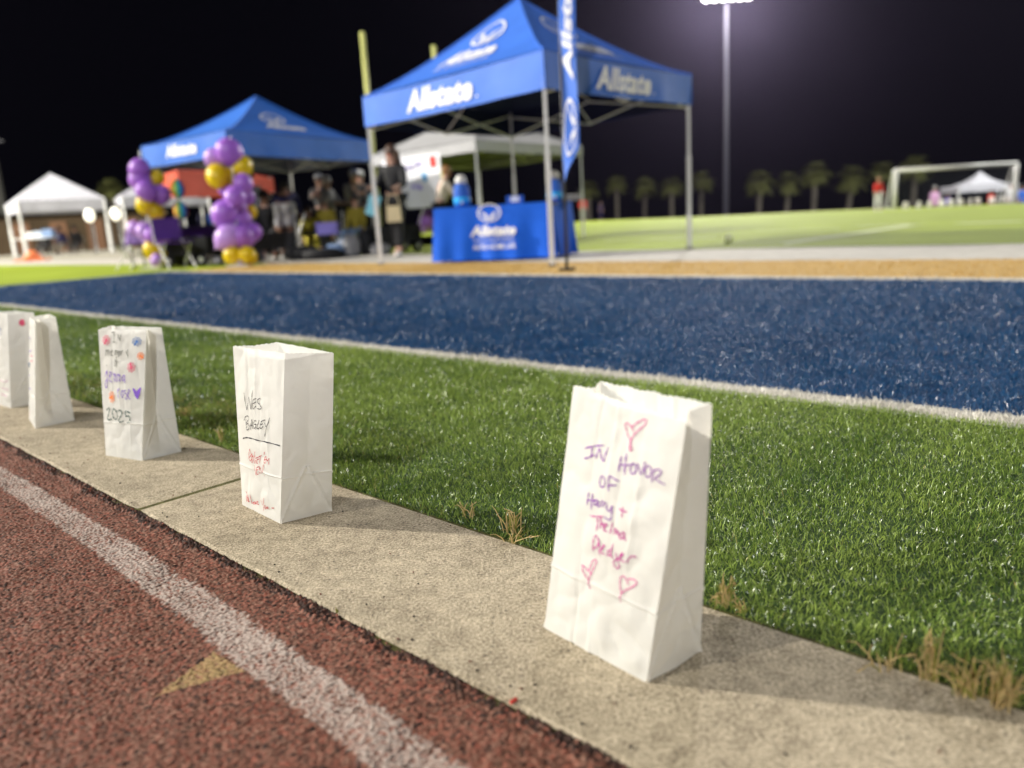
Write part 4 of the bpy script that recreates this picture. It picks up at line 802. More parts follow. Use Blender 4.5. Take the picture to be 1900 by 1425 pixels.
sheet('kerb_bed', quad(-30, 3, .47, .77), -.0045, mat('damp soil in the joint', (.09, .085, .03), .95, .1, var=.4, scale=80))
# granulated rubber track: granules as relief, worn lane line painted on their tops
def track_mesh(name, s0, s1, d0, d1, step, cell, amp):
    ns, nd = int((s1 - s0) / step), int((d1 - d0) / step)
    s = np.linspace(s0, s1, ns + 1); d = np.linspace(d0, d1, nd + 1); S, D = np.meshgrid(s, d)
    cs, cd = np.floor(S / cell).astype(int), np.floor(D / cell).astype(int)
    best = np.full(S.shape, 9.0); cid = np.zeros(S.shape)
    def hsh(a, b, k):
        v = np.sin(a * 127.1 + b * 311.7 + k * 74.7) * 43758.5453; return v - np.floor(v)
    for i in (-1, 0, 1):
        for j in (-1, 0, 1):
            px = (cs + i + hsh(cs + i, cd + j, 1)) * cell; py = (cd + j + hsh(cs + i, cd + j, 2)) * cell
            r = np.hypot(S - px, D - py) / cell; u = r < best; best = np.where(u, r, best); cid = np.where(u, hsh(cs + i, cd + j, 3), cid)
    # ragged black seam against the kerb
    z = amp * (1 - np.clip(best, 0, 1) ** 1.6) * (.55 + .9 * cid) + .0012 * lowfreq(S.ravel(), D.ravel(), 40, 8).reshape(S.shape)
    rim = np.clip((D - (.455 + .006 * lowfreq(S.ravel(), D.ravel(), 60, 9).reshape(S.shape))) / .01, 0, 1)
    z = z * (1 + .5 * rim) + .002 * rim * cid
    z = np.where(D > .476, -.004, z) - .0065
    X = S * U.x + D * N.x; Y = S * U.y + D * N.y
    n = S.size; me = bpy.data.meshes.new(name); me.vertices.add(n); me.vertices.foreach_set('co', np.stack([X, Y, z], -1).astype(np.float32).ravel())
    a = np.arange(n).reshape(S.shape); f = np.stack([a[:-1, :-1], a[:-1, 1:], a[1:, 1:], a[1:, :-1]], -1).reshape(-1, 4).astype(np.int32)
    me.loops.add(f.size); me.loops.foreach_set('vertex_index', f.ravel()); me.polygons.add(len(f)); me.polygons.foreach_set('loop_start', np.arange(len(f), dtype=np.int32) * 4)
    me.polygons.foreach_set('use_smooth', np.ones(len(f), bool))
    hn = 1 - np.clip(best, 0, 1)
    c2 = hsh(cid * 977, cid * 13, 5)
    base = np.stack([.08 + .2 * c2, .034 + .085 * c2 * (.55 + .9 * hsh(cid * 51, cid * 91, 8)), .022 + .06 * c2 * (.5 + hsh(cid * 51, cid * 91, 8))], -1)
    blk = (hsh(cid * 331, cid * 7, 6) < .12 + .6 * rim)[..., None]; base = np.where(blk, base * .18 + .006, base)
    # worn lane line
    lo, hi = LINE(S)
    nz = lowfreq(S.ravel(), D.ravel(), 260, 12).reshape(S.shape) * .5 + (cid - .5) * 1.1 + lowfreq(S.ravel(), D.ravel(), 30, 13).reshape(S.shape) * .35
    edge = np.minimum(D - lo, hi - D) / .004 + nz * 1.4
    on = np.clip(edge * .8 + .2, 0, 1) * np.clip((hn - .36 + .3 * nz) * 3.5, 0, 1)
    col = base * (1 - on[..., None] * .93) + np.array([.44, .365, .32]) * on[..., None] * .93
    # small yellow triangular mark butting against the line
    p1, p2, p3 = [(v.dot(U), v.dot(N)) for v in YT]
    def sd(a_, b_): return ((b_[0] - a_[0]) * (D - a_[1]) - (b_[1] - a_[1]) * (S - a_[0])) / math.hypot(b_[0] - a_[0], b_[1] - a_[1])
    sg = 1 if ((p2[0] - p1[0]) * (p3[1] - p1[1]) - (p2[1] - p1[1]) * (p3[0] - p1[0])) > 0 else -1
    ins = np.minimum(np.minimum(sd(p1, p2) * sg, sd(p2, p3) * sg), sd(p3, p1) * sg)
    ony = np.clip(ins / .002 + nz * .8, 0, 1) * np.clip((hn - .3 + .2 * nz) * 4, 0, 1) * (1 - on)
    col = col * (1 - ony[..., None] * .62) + np.array([.42, .31, .13]) * ony[..., None] * .62
    ca = me.color_attributes.new('Col', 'FLOAT_COLOR', 'POINT')
    ca.data.foreach_set('color', np.concatenate([col, np.ones(S.shape + (1,))], -1).astype(np.float32).ravel())
    me.materials.append(M['rubber']); me.update(calc_edges=True)
    o = bpy.data.objects.new(name, me); link(o); tag(o, kind='structure'); return o
YT = [at(395, 1202), at(455, 1238), at(280, 1287)]
_l = [at(0, 900), at(300, 1115), at(690, 1425)]; _r = [at(0, 862), at(300, 1040), at(880, 1425)]
def _fit(ps): return np.polyfit([p.dot(U) for p in ps], [p.dot(N) for p in ps], 2)
_fl, _fr = _fit(_l), _fit(_r)
def LINE(S):
    Sc = np.clip(S, -2.2, .3); return np.polyval(_fl, Sc), np.polyval(_fr, Sc)
track_mesh('running_track', -2.6, .35, .04, .479, .0016, .0035, .0026)
track_mesh('running_track_beyond', -9.0, -2.6, -.6, .478, .012, .024, .003)
sheet('running_track_base', [SD(-30, -6), SD(3, -6), SD(3, .477), SD(-30, .477)], -.0105, mat('track rubber away from the kerb', (.16, .052, .034), .8, .3, var=.3, scale=200, bump=.6, bscale=300))

# rubber crumbs and grit shed onto the concrete
mb = MB()
for k in range(170):
    p = SD(random.uniform(-2.6, .9), .482 + abs(random.gauss(0, .03)) if k < 120 else random.uniform(.49, .75), .0012); r = random.uniform(.0006, .0016); a = random.uniform(0, 6)
    R_ = Matrix.Rotation(a, 3, 'Z') @ Matrix.Rotation(random.uniform(0, 2), 3, 'X'); mb.box(p, (r * 2, r * 1.4, r * 1.2), R_, mi=0 if random.random() < .7 else 1, taper=.6)
tag(mb.build('rubber_crumbs', [mat('black rubber crumb', (.02, .015, .013), .8, .2), mat('red rubber crumb', (.14, .045, .03), .8, .2)]), kind='stuff')
# ------------------------------------------------------------ paper bags
import json
STROKES = json.loads('''{"b4_hearts":[[[0.6105,0.8349],[0.5978,0.843],[0.5971,0.8712],[0.5586,0.8881],[0.5391,0.9097],[0.5329,0.922],[0.5487,0.9294],[0.5814,0.9236],[0.6012,0.9173],[0.6114,0.9088]],[[0.5975,0.9212],[0.6342,0.9431],[0.6789,0.9625],[0.6988,0.9627],[0.698,0.9487],[0.6648,0.9252],[0.6222,0.8983],[0.5995,0.8715],[0.6126,0.8449],[0.6204,0.8362],[0.601,0.8325]],[[0.3243,0.332],[0.3601,0.3239],[0.3967,0.3197],[0.418,0.3146]],[[0.3243,0.332],[0.3328,0.3116],[0.3643,0.2956],[0.3967,0.2834],[0.4087,0.2657],[0.4238,0.2523]],[[0.4253,0.2544],[0.404,0.2739],[0.4009,0.2915],[0.4169,0.3108],[0.4386,0.3401],[0.4566,0.3668],[0.4499,0.3746],[0.4329,0.3733],[0.4148,0.3611],[0.4034,0.3409],[0.3956,0.3232]],[[0.7047,0.2602],[0.7007,0.2806],[0.702,0.2967],[0.6838,0.3161],[0.6748,0.3391],[0.6786,0.3539],[0.6989,0.3621],[0.7201,0.3599],[0.7353,0.3505],[0.7489,0.339]],[[0.7377,0.3562],[0.7712,0.3668],[0.8069,0.3691],[0.8246,0.3637],[0.8123,0.351],[0.7808,0.3346],[0.7558,0.3228],[0.7268,0.3103],[0.7045,0.2954]]],"b4_purple":[[[0.1999,0.7769],[0.2822,0.798],[0.3745,0.8162]],[[0.2693,0.7952],[0.2736,0.7755],[0.2752,0.7576]],[[0.2065,0.7369],[0.2526,0.75],[0.3022,0.7681]],[[0.3199,0.7547],[0.333,0.7924],[0.3399,0.7967],[0.363,0.7741],[0.3954,0.7562],[0.4005,0.7836],[0.4127,0.8141]],[[0.5433,0.8007],[0.5409,0.7741],[0.5379,0.7407]],[[0.5843,0.8194],[0.5857,0.7803],[0.5887,0.7359]],[[0.5375,0.7681],[0.5926,0.7747],[0.6311,0.7833]],[[0.6461,0.793],[0.6321,0.7715],[0.6402,0.753],[0.6701,0.7551],[0.6791,0.7759],[0.6595,0.7905],[0.6443,0.7905]],[[0.6786,0.7607],[0.6833,0.7959],[0.7034,0.7793],[0.7258,0.763],[0.7365,0.7861],[0.7411,0.8125]],[[0.7657,0.8052],[0.7473,0.7833],[0.7583,0.7634],[0.7789,0.7609],[0.7993,0.7756],[0.7985,0.7948],[0.7755,0.8055]],[[0.8126,0.7476],[0.8182,0.7783],[0.8221,0.7981]],[[0.8186,0.7933],[0.8544,0.8047],[0.8796,0.8019],[0.8698,0.7857],[0.836,0.7681],[0.8718,0.7626],[0.9166,0.7585]],[[0.409,0.7023],[0.3922,0.6865],[0.3987,0.6651],[0.4219,0.6596],[0.4456,0.6698],[0.4501,0.6905],[0.425,0.7024],[0.4038,0.7016]],[[0.4749,0.714],[0.4775,0.6878],[0.4845,0.6556]],[[0.4749,0.714],[0.5128,0.7107],[0.5562,0.7059]],[[0.4826,0.6797],[0.5406,0.6882]],[[0.3001,0.6211],[0.3027,0.5944],[0.302,0.5693]],[[0.3408,0.6228],[0.3421,0.5914],[0.3467,0.5583]],[[0.3014,0.5896],[0.3389,0.5931],[0.3851,0.6025]],[[0.3897,0.6055],[0.3656,0.595],[0.3696,0.5821],[0.3903,0.5854],[0.3981,0.6045],[0.4026,0.5806],[0.4233,0.5838]],[[0.4284,0.5846],[0.4278,0.6046],[0.4476,0.6099]],[[0.4547,0.5865],[0.4547,0.6043],[0.4751,0.6075]],[[0.4815,0.604],[0.4822,0.5841],[0.5095,0.5817],[0.5283,0.6069]],[[0.5283,0.6069],[0.529,0.5782],[0.5285,0.5537],[0.5096,0.5462],[0.4759,0.5519]]],"b4_magenta":[[[0.5909,0.6078],[0.6234,0.6031],[0.6683,0.608]],[[0.6237,0.6196],[0.626,0.598],[0.6307,0.579]],[[0.3408,0.5325],[0.404,0.5404],[0.4701,0.5532]],[[0.4098,0.539],[0.4176,0.5134],[0.4202,0.4868]],[[0.4401,0.5462],[0.4465,0.5248],[0.4485,0.5005]],[[0.4465,0.5159],[0.467,0.5282],[0.4805,0.5014]],[[0.4779,0.5099],[0.5052,0.5255],[0.4931,0.5302],[0.476,0.5162],[0.4862,0.5001],[0.5122,0.5022]],[[0.5443,0.5452],[0.5412,0.5203],[0.54,0.4979]],[[0.5708,0.5009],[0.5738,0.5257],[0.5907,0.5219],[0.5932,0.5047]],[[0.5926,0.5156],[0.6112,0.5231],[0.6206,0.5004]],[[0.6611,0.5292],[0.6341,0.5159],[0.6317,0.4979],[0.6588,0.5025],[0.6642,0.5275],[0.668,0.5063],[0.6858,0.4983]],[[0.4126,0.4045],[0.4145,0.4341],[0.417,0.4616]],[[0.417,0.4616],[0.4305,0.4706],[0.4614,0.4579],[0.4576,0.4348],[0.4248,0.4179]],[[0.4678,0.4545],[0.4755,0.4289],[0.4731,0.4016]],[[0.4928,0.4252],[0.5188,0.4454],[0.5073,0.4479],[0.4915,0.4295],[0.496,0.4146],[0.5226,0.4148]],[[0.5729,0.4414],[0.5497,0.4307],[0.5492,0.415],[0.5786,0.4225],[0.5829,0.4432]],[[0.5859,0.468],[0.5835,0.4411],[0.5843,0.4212],[0.6018,0.4155]],[[0.6252,0.4417],[0.6303,0.425],[0.6568,0.4231],[0.6806,0.447]],[[0.642,0.4204],[0.6105,0.4038],[0.6156,0.387],[0.6435,0.381],[0.6601,0.395],[0.6427,0.4183]],[[0.6562,0.4252],[0.6868,0.4437],[0.6794,0.4512],[0.6629,0.4373],[0.6728,0.4215],[0.7089,0.4214]],[[0.7247,0.4198],[0.73,0.4361],[0.7505,0.4528],[0.785,0.4556]]],"b3_black":[[[0.2304,0.7291],[0.2467,0.6745],[0.2783,0.6245],[0.3044,0.6785],[0.3245,0.7102],[0.3499,0.674],[0.3776,0.6347],[0.3986,0.6976],[0.4204,0.7555]],[[0.4333,0.695],[0.4201,0.6662],[0.4226,0.6432],[0.4481,0.6452],[0.4953,0.6666]],[[0.4333,0.695],[0.4642,0.7046],[0.4992,0.7106]],[[0.4313,0.6759],[0.4669,0.6822],[0.4976,0.6919]],[[0.5721,0.7094],[0.5531,0.7143],[0.5231,0.7036],[0.5219,0.6886],[0.5701,0.677],[0.6084,0.6648],[0.5982,0.6564],[0.5586,0.6509],[0.5191,0.653]],[[0.188,0.5548],[0.2191,0.5767],[0.2749,0.5894],[0.3116,0.5869],[0.2976,0.5639],[0.2454,0.5401]],[[0.2446,0.5678],[0.2445,0.5344],[0.2555,0.5013]],[[0.2445,0.5344],[0.3001,0.5448],[0.3249,0.5302],[0.3061,0.5116],[0.2552,0.4998]],[[0.3493,0.5126],[0.3702,0.5508],[0.3913,0.5772],[0.3961,0.5475],[0.3982,0.5199]],[[0.3469,0.5349],[0.401,0.5438]],[[0.487,0.5717],[0.4774,0.5789],[0.4396,0.5622],[0.4264,0.5363],[0.4465,0.527],[0.4786,0.5354],[0.4855,0.5552]],[[0.4541,0.5512],[0.5063,0.557],[0.4929,0.52]],[[0.5542,0.5853],[0.537,0.557],[0.5249,0.5313],[0.5509,0.5364],[0.5821,0.5446]],[[0.6142,0.5824],[0.5981,0.5596],[0.597,0.5391],[0.6225,0.5428],[0.6531,0.5563]],[[0.6041,0.5789],[0.6444,0.5902],[0.6839,0.5962]],[[0.6033,0.5627],[0.6437,0.5716]],[[0.6737,0.5795],[0.6881,0.5621],[0.7127,0.5562]],[[0.7665,0.6147],[0.7226,0.5651],[0.6923,0.53],[0.6694,0.4961]]],"b3_underline":[[[0.1441,0.4396],[0.231,0.4524],[0.3312,0.4577],[0.4931,0.4604],[0.7215,0.466],[0.964,0.464]]],"b3_red":[[[0.3223,0.3907],[0.2899,0.3596],[0.2853,0.3277],[0.3121,0.3148],[0.3476,0.3252],[0.3621,0.3519]],[[0.3162,0.387],[0.3365,0.3708],[0.3625,0.3551]],[[0.2978,0.3354],[0.3806,0.3663]],[[0.3791,0.3538],[0.3537,0.329],[0.3568,0.3072],[0.393,0.3272],[0.3957,0.3525],[0.3791,0.3538]],[[0.4543,0.3865],[0.4235,0.3525],[0.4253,0.3151],[0.4476,0.3145],[0.4662,0.3355]],[[0.4503,0.3431],[0.5174,0.3583],[0.6046,0.3771]],[[0.4943,0.3418],[0.4869,0.3191],[0.5146,0.3207]],[[0.494,0.3387],[0.5384,0.3484]],[[0.5609,0.3616],[0.5477,0.323]],[[0.6636,0.403],[0.6525,0.3839]],[[0.6679,0.3706],[0.6563,0.3356],[0.6989,0.3406]],[[0.6679,0.3706],[0.71,0.3783]],[[0.6675,0.3553],[0.7046,0.3626]],[[0.7095,0.3418],[0.7203,0.3674],[0.7359,0.3541],[0.762,0.3721],[0.7641,0.336]],[[0.4237,0.299],[0.4377,0.2684],[0.4461,0.2367],[0.4571,0.2708]],[[0.4905,0.2941],[0.4757,0.2502],[0.521,0.2543]],[[0.4902,0.2909],[0.5354,0.3026]],[[0.4889,0.2747],[0.5285,0.2827]],[[0.552,0.3046],[0.538,0.258]],[[0.5901,0.2997],[0.5622,0.29],[0.6,0.2786],[0.6106,0.2703],[0.5774,0.2661]],[[0.6507,0.3257],[0.6414,0.2741]],[[0.6518,0.2593],[0.6538,0.2547]],[[0.1488,0.1042],[0.1494,0.0715],[0.1572,0.043],[0.1808,0.0723],[0.1959,0.089],[0.1913,0.0442]],[[0.1918,0.0628],[0.2183,0.0739],[0.1952,0.0447],[0.2271,0.0494]],[[0.2774,0.1004],[0.2734,0.0708],[0.2693,0.0407],[0.3267,0.0565]],[[0.3519,0.0638],[0.3258,0.049],[0.3434,0.0423],[0.3692,0.0553],[0.3519,0.0638]],[[0.3765,0.0674],[0.3865,0.0469],[0.4196,0.0773]],[[0.43,0.0606],[0.4612,0.0761],[0.4373,0.0744],[0.4294,0.0532],[0.4777,0.0585]],[[0.5335,0.0974],[0.5555,0.0755],[0.5783,0.0645]],[[0.644,0.1204],[0.5959,0.0671],[0.5824,0.0285]],[[0.6425,0.0741],[0.6187,0.056],[0.6359,0.0477],[0.6653,0.0631],[0.6483,0.0749]],[[0.6712,0.0712],[0.6766,0.0539],[0.7113,0.0736],[0.711,0.0556]],[[0.7339,0.0591],[0.7396,0.0582]],[[0.7905,0.0731],[0.8628,0.0817]]],"b2_grey":[[[0.2953,0.9739],[0.3748,0.978]],[[0.3413,0.9754],[0.3487,0.9375],[0.3562,0.8986]],[[0.3177,0.8981],[0.3863,0.9014]],[[0.4336,0.9093],[0.4388,0.9597],[0.4838,0.9074],[0.4929,0.9648]],[[0.1504,0.7902],[0.1691,0.8405]],[[0.1621,0.8274],[0.1951,0.8383],[0.1959,0.7936]],[[0.2021,0.828],[0.2304,0.8388],[0.2313,0.7915]],[[0.2751,0.8161],[0.3159,0.8245],[0.301,0.8424],[0.2759,0.8213],[0.2808,0.795],[0.3251,0.7958]],[[0.3693,0.7965],[0.3787,0.8384]],[[0.3775,0.828],[0.4001,0.8361],[0.4004,0.7996]],[[0.4079,0.8285],[0.4302,0.834],[0.4267,0.8001]],[[0.4604,0.8344],[0.4455,0.8135],[0.4561,0.7873],[0.48,0.8114],[0.4604,0.8344]],[[0.4948,0.8349],[0.5091,0.7962]],[[0.5064,0.817],[0.5464,0.8382]],[[0.6057,0.8314],[0.6303,0.8034]],[[0.6444,0.8473],[0.6435,0.814],[0.6554,0.7802]],[[0.3832,0.7646],[0.3621,0.737],[0.3768,0.7095],[0.398,0.7377],[0.3832,0.7646]],[[0.4207,0.7841],[0.3983,0.781],[0.4125,0.7046]],[[0.3983,0.7404],[0.439,0.7467]],[[0.1864,0.7154],[0.1997,0.7128]]],"b2_purple":[[[0.183,0.6775],[0.1251,0.6259]],[[0.183,0.6775],[0.1809,0.617],[0.1604,0.5501],[0.1361,0.5386],[0.1116,0.5558],[0.1295,0.5915],[0.1704,0.6065]],[[0.2378,0.6219],[0.2901,0.6501],[0.2609,0.6677],[0.24,0.6355],[0.2395,0.5979],[0.2921,0.5872]],[[0.3398,0.6662],[0.3563,0.6283],[0.3516,0.5888]],[[0.3518,0.6349],[0.3855,0.6524],[0.3982,0.6225],[0.3999,0.5884]],[[0.4434,0.6538],[0.4482,0.5897]],[[0.4468,0.6339],[0.4745,0.6512],[0.4884,0.6282],[0.4909,0.5908]],[[0.5885,0.6441],[0.5467,0.6397],[0.5344,0.6091],[0.5655,0.5997],[0.593,0.6275],[0.5938,0.6475],[0.5975,0.6108],[0.6069,0.582]],[[0.433,0.5402],[0.4458,0.501],[0.4593,0.4646]],[[0.4416,0.5154],[0.4764,0.5415]],[[0.5401,0.5256],[0.522,0.4961],[0.5479,0.4712],[0.5762,0.4905],[0.5615,0.5227],[0.5401,0.5256]],[[0.6263,0.5282],[0.594,0.5272],[0.6041,0.5096],[0.6576,0.4932],[0.657,0.4638],[0.6242,0.4627],[0.6137,0.4734]],[[0.6793,0.5011],[0.717,0.5239],[0.6905,0.5373],[0.6741,0.5082],[0.6898,0.4723],[0.7277,0.4625]]],"b2_green":[[[0.1152,0.3615],[0.1712,0.3815],[0.2043,0.3709],[0.1684,0.3293],[0.1337,0.2991],[0.1613,0.2857],[0.2581,0.2981]],[[0.3099,0.3827],[0.2826,0.3499],[0.2955,0.314],[0.3518,0.2937],[0.4123,0.3147],[0.3929,0.3543],[0.3099,0.3827]],[[0.4339,0.3638],[0.4746,0.3732],[0.5303,0.3557],[0.5056,0.3267],[0.4575,0.3002],[0.4675,0.2779],[0.5612,0.2902]],[[0.7277,0.3555],[0.6044,0.3684],[0.62,0.3273],[0.6882,0.3341],[0.7221,0.3073],[0.6877,0.2813],[0.6416,0.2793]]],"b2_heart":[[[0.7698,0.5467],[0.8067,0.5408],[0.8443,0.5172],[0.8803,0.536],[0.9312,0.555],[0.9326,0.5341],[0.9035,0.494],[0.8782,0.4676],[0.8185,0.4948],[0.7698,0.5467]]],"flowers":[[[0.1791,0.9151],0.0816,0.04],[[0.8262,0.9063],0.0969,0.0353],[[0.9116,0.7964],0.0708,0.03],[[0.7311,0.7073],0.0804,0.0393],[[0.2759,0.4696],0.0764,0.0464]]}''')
def smooth_path(p, n=5):
    if len(p) < 3: return [Vector((*a, 0)) for a in p]
    q = [Vector((*a, 0)) for a in p]; q = [2 * q[0] - q[1]] + q + [2 * q[-1] - q[-2]]; out = []
    for i in range(1, len(q) - 2):
        for k in range(n):
            t = k / n; a, b, c, d = q[i - 1], q[i], q[i + 1], q[i + 2]
            out.append(.5 * (2 * b + (c - a) * t + (2 * a - 5 * b + 4 * c - d) * t * t + (3 * b - a - 3 * c + d) * t ** 3) * .45 + b.lerp(c, t) * .55)
    return out + [q[-2]]
OFF = [.0010]
def make_bag(label, base, top, seed, gus=(1, 1), crum=1.0, group='luminary bags on the kerb'):
    # base / top : front-left, front-right, back-right, back-left corners; the written panel is front
    base = [Vector(b) for b in base]; top = [Vector(t) for t in top]
    c = sum(base, Vector()) / 4; bag = thing('paper_bag', c, label, 'paper bag', group)
    Wd = [(base[(i + 1) % 4] - base[i]).length for i in range(4)]
    def P(i, u, v, crumple=True):
        a, b, ta, tb = base[i], base[(i + 1) % 4], top[i], top[(i + 1) % 4]
        l = a.lerp(ta, v); r = b.lerp(tb, v); p = l.lerp(r, u)
        t = (r - l); w = t.length; nrm = t.cross(ta - a).normalized()        # outward
        if i % 2 == 1:
            W0 = max(Wd[i], (tb - ta).length); dep = math.sqrt(max(0, (W0 / 2) ** 2 - (w / 2) ** 2)) * gus[i // 2]
            tri = 1 - abs(2 * u - 1)
            p = p - nrm * dep * tri
            # diamond fold near the foot
            k = v / .27
            if k < 1: p = p + nrm * .0035 * max(0, 1 - k) * (1 - abs(2 * u - 1)) * (1 if tri > k else -.3)
            p = p + nrm * .0026 * max(0, 1 - abs(tri - k * .8) / .1) * (k < 1.2)
            if v > .9: p = p - nrm * .004 * (v - .9) / .1 * tri * (1.5 if seed % 2 else .6)
        else:
            # long soft creases and the horizontal fold a quarter of the way up
            for q, uc in enumerate((.3, .46, .56, .72)):
                p = p + nrm * .0015 * crum * math.exp(-((u - uc) / .018) ** 2) * (1 if q % 2 else -1) * (.5 + .5 * math.sin(v * 7 + seed + q))
            p = p + nrm * .004 * math.sin(PI * u) * math.sin(PI * v)
        p = p + nrm * .0019 * math.exp(-((v - .272 - .01 * (u - .5)) / .0045) ** 2)
        if crumple:
            e = min(1, 12 * min(u, 1 - u)) * .8 + .2; s3 = p * 26 + Vector((seed * 7.1, 0, 0))
            f = noise.noise(s3) * .0011 + (abs(noise.noise(s3 * 1.1 + Vector((5, 5, 5)))) - .3) * .0042 * (1 if i == 0 else .6) + abs(noise.noise(s3 * 2.1 + Vector((9, 5, 5)))) * .0008
            low = 1 + 1.3 * max(0, .3 - v) / .3
            p = p + nrm * f * crum * e * low * min(1, v * 14)
        if v >= .999: p = p + Vector((0, 0, .0006 * (1 if int(u * 400) % 2 else -1) + .0014 * noise.noise((u * 9, seed, i))))
        return p
    mb = MB()
    for i in range(4):
        nu = 60 if i % 2 == 0 else 30
        mb.grid(lambda u, v, i=i: P(i, u, v), nu, 120)
    mb.add(base, [(3, 2, 1, 0)])
    me_o = mb.build('panels', M['paper'], bag, smooth=True)
    bm = bmesh.new(); bm.from_mesh(me_o.data); bmesh.ops.remove_doubles(bm, verts=bm.verts, dist=.0004)
    for e in bm.edges:
        if len(e.link_faces) == 2 and e.calc_face_angle(0) > .5: e.smooth = False
    bm.to_mesh(me_o.data); bm.free()
    return bag, P
def write(bag, P, name, strokes, ink_m, w=.0011, label=None, panel=0, closed_fill=False):
    mb = MB()
    def pos(u, v, off=None):
        off = off or OFF[0]; e = .008; u = min(max(u, .012), .984); p = P(panel, u, v); n_ = (P(panel, u + e, v) - p).cross(P(panel, u, v + e) - p).normalized()
        return p + n_ * off, n_
    for st in strokes:
        path = smooth_path(st)
        if closed_fill:
            cx = sum(p.x for p in path) / len(path); cy = sum(p.y for p in path) / len(path)
            vs = [pos(cx, cy)[0]] + [pos(p.x, p.y)[0] for p in path]
            mb.add(vs, [(0, i, i + 1) for i in range(1, len(path))])
        pts = [pos(p.x, p.y) for p in path]
        if len(pts) < 2: continue
        vs = []
        for i, (p, n_) in enumerate(pts):
            t = pts[min(i + 1, len(pts) - 1)][0] - pts[max(i - 1, 0)][0]
            if t.length < 1e-7: t = Vector((0, 0, 1))
            sdv = t.normalized().cross(n_).normalized() * w * .5 * (.8 + .3 * math.sin(i * 1.3 + len(pts)))
            vs += [p - sdv, p + sdv]
        mb.add(vs, [(2 * i, 2 * i + 1, 2 * i + 3, 2 * i + 2) for i in range(len(pts) - 1)])
    o = mb.build(name, ink_m, bag)
    if label: o['label'] = label
    return o
def V3(p, z=0): return Vector((p[0], p[1], z))
# nearest bag
bag, P = make_bag('nearest white paper bag, with three pink hearts and purple to magenta handwriting',
    [V3((.021, .812)), V3((.118, .695)), V3((.186, .747)), V3((.089, .864))],
    [V3((.069, .842), .279), V3((.1625, .700), .268), V3((.193, .724), .279), V3((.100, .850), .280)], 1, gus=(.15, .4))
for a_, b_ in ((0, 2), (2, 5), (5, 7)): write(bag, P, 'heart_drawing', STROKES['b4_hearts'][a_:b_], INK['pink'], .0017)
write(bag, P, 'handwriting', STROKES['b4_purple'], INK['purple'], .0018, 'purple felt pen handwriting')
write(bag, P, 'handwriting', STROKES['b4_magenta'], INK['magenta'], .0018, 'magenta felt pen handwriting')
# second bag
bag, P = make_bag('open white paper bag with slim black handwriting above an underline and red writing below',
    [V3((-.486, 1.285)), V3((-.391, 1.185)), V3((-.317, 1.231)), V3((-.412, 1.331))],
    [V3((-.472, 1.303), .280), V3((-.354, 1.197), .279), V3((-.270, 1.166), .280), V3((-.394, 1.300), .2825)], 2, gus=(.25, .3), crum=.75)
write(bag, P, 'handwriting', STROKES['b3_black'], INK['black'], .0015, 'thin black handwriting')
write(bag, P, 'underline', STROKES['b3_underline'], INK['black'], .0022)
write(bag, P, 'handwriting', STROKES['b3_red'], INK['red'], .0014, 'red felt pen handwriting')
# third bag
OFF[0] = .0019
bag, P = make_bag('white paper bag pinched shut, with coloured flower drawings and a filled violet heart',
    [V3((-.915, 1.658)), V3((-.808, 1.599)), V3((-.745, 1.654)), V3((-.852, 1.713))],
    [V3((-.919, 1.722), .2755), V3((-.784, 1.664), .2755), V3((-.762, 1.688), .276), V3((-.894, 1.748), .278)], 3, gus=(.8, .8), crum=.55)
write(bag, P, 'handwriting', STROKES['b2_grey'], INK['grey'], .0019, 'faded grey marker handwriting')
write(bag, P, 'handwriting', STROKES['b2_purple'], INK['violet'], .0022, 'violet marker handwriting')
write(bag, P, 'handwriting', STROKES['b2_green'], INK['green'], .003, 'dark green marker numerals')
write(bag, P, 'heart_drawing', STROKES['b2_heart'], INK['violet'], .002, closed_fill=True)
def flower(bag, P, cx, cy, rx, ry, ik, filled, rot=0, centre=None):
    st = []
    for k in range(8):
        a = rot + 2 * PI * k / 8; L_ = 1.0; wd = .3; loop = []
        for q in range(9):
            w_ = 2 * PI * q / 8 ; lx = .62 - .38 * math.cos(w_); ly = .2 * math.sin(w_)
            x, y = lx * math.cos(a) - ly * math.sin(a), lx * math.sin(a) + ly * math.cos(a)
            loop.append((cx + x * rx, cy + y * ry))
        st.append(loop)
    write(bag, P, 'flower_drawing', st, ik, .0016)
    write(bag, P, 'flower_centre', [[(cx + .22 * rx * math.cos(PI * k / 4), cy + .22 * ry * math.sin(PI * k / 4)) for k in range(9)]] + [st[filled]], centre or ik, .0008, closed_fill=True)
for (c_, rx, ry), ik, fi, ce in zip(STROKES['flowers'], ('rose', 'blue', 'orange', 'rose', 'orange'), (5, 5, 7, 2, 4), (None, None, None, None, None)):
    flower(bag, P, c_[0], c_[1], rx, ry, INK[ik], fi, .25, ce)
# fourth bag, edge on
bag, P = make_bag('narrow white paper bag seen edge on, its deep folded side towards the viewer, third from the frame side of the kerb row',
    [V3((-1.338, 2.075)), V3((-1.252, 1.958)), V3((-1.186, 2.026)), V3((-1.272, 2.143))],
    [V3((-1.312, 2.118), .277), V3((-1.229, 2.006), .2765), V3((-1.198, 2.046), .279), V3((-1.281, 2.158), .279)], 4, gus=(.9, .8))
bag['label'] = 'white paper bag seen edge on, its deep folded side beside the bag with flowers'
write(bag, P, 'handwriting', [[(.3, .8), (.5, .82), (.6, .78)], [(.3, .7), (.45, .68), (.7, .71)], [(.4, .45), (.6, .47)], [(.4, .33), (.7, .35)]], INK['violet'], .002, 'violet scribbled writing')
write(bag, P, 'handwriting', [[(.5, .65), (.8, .66)], [(.55, .6), (.85, .62)], [(.1, .1), (.14, .04), (.3, .1)]], INK['rose'], .002, 'rose scribbled writing')
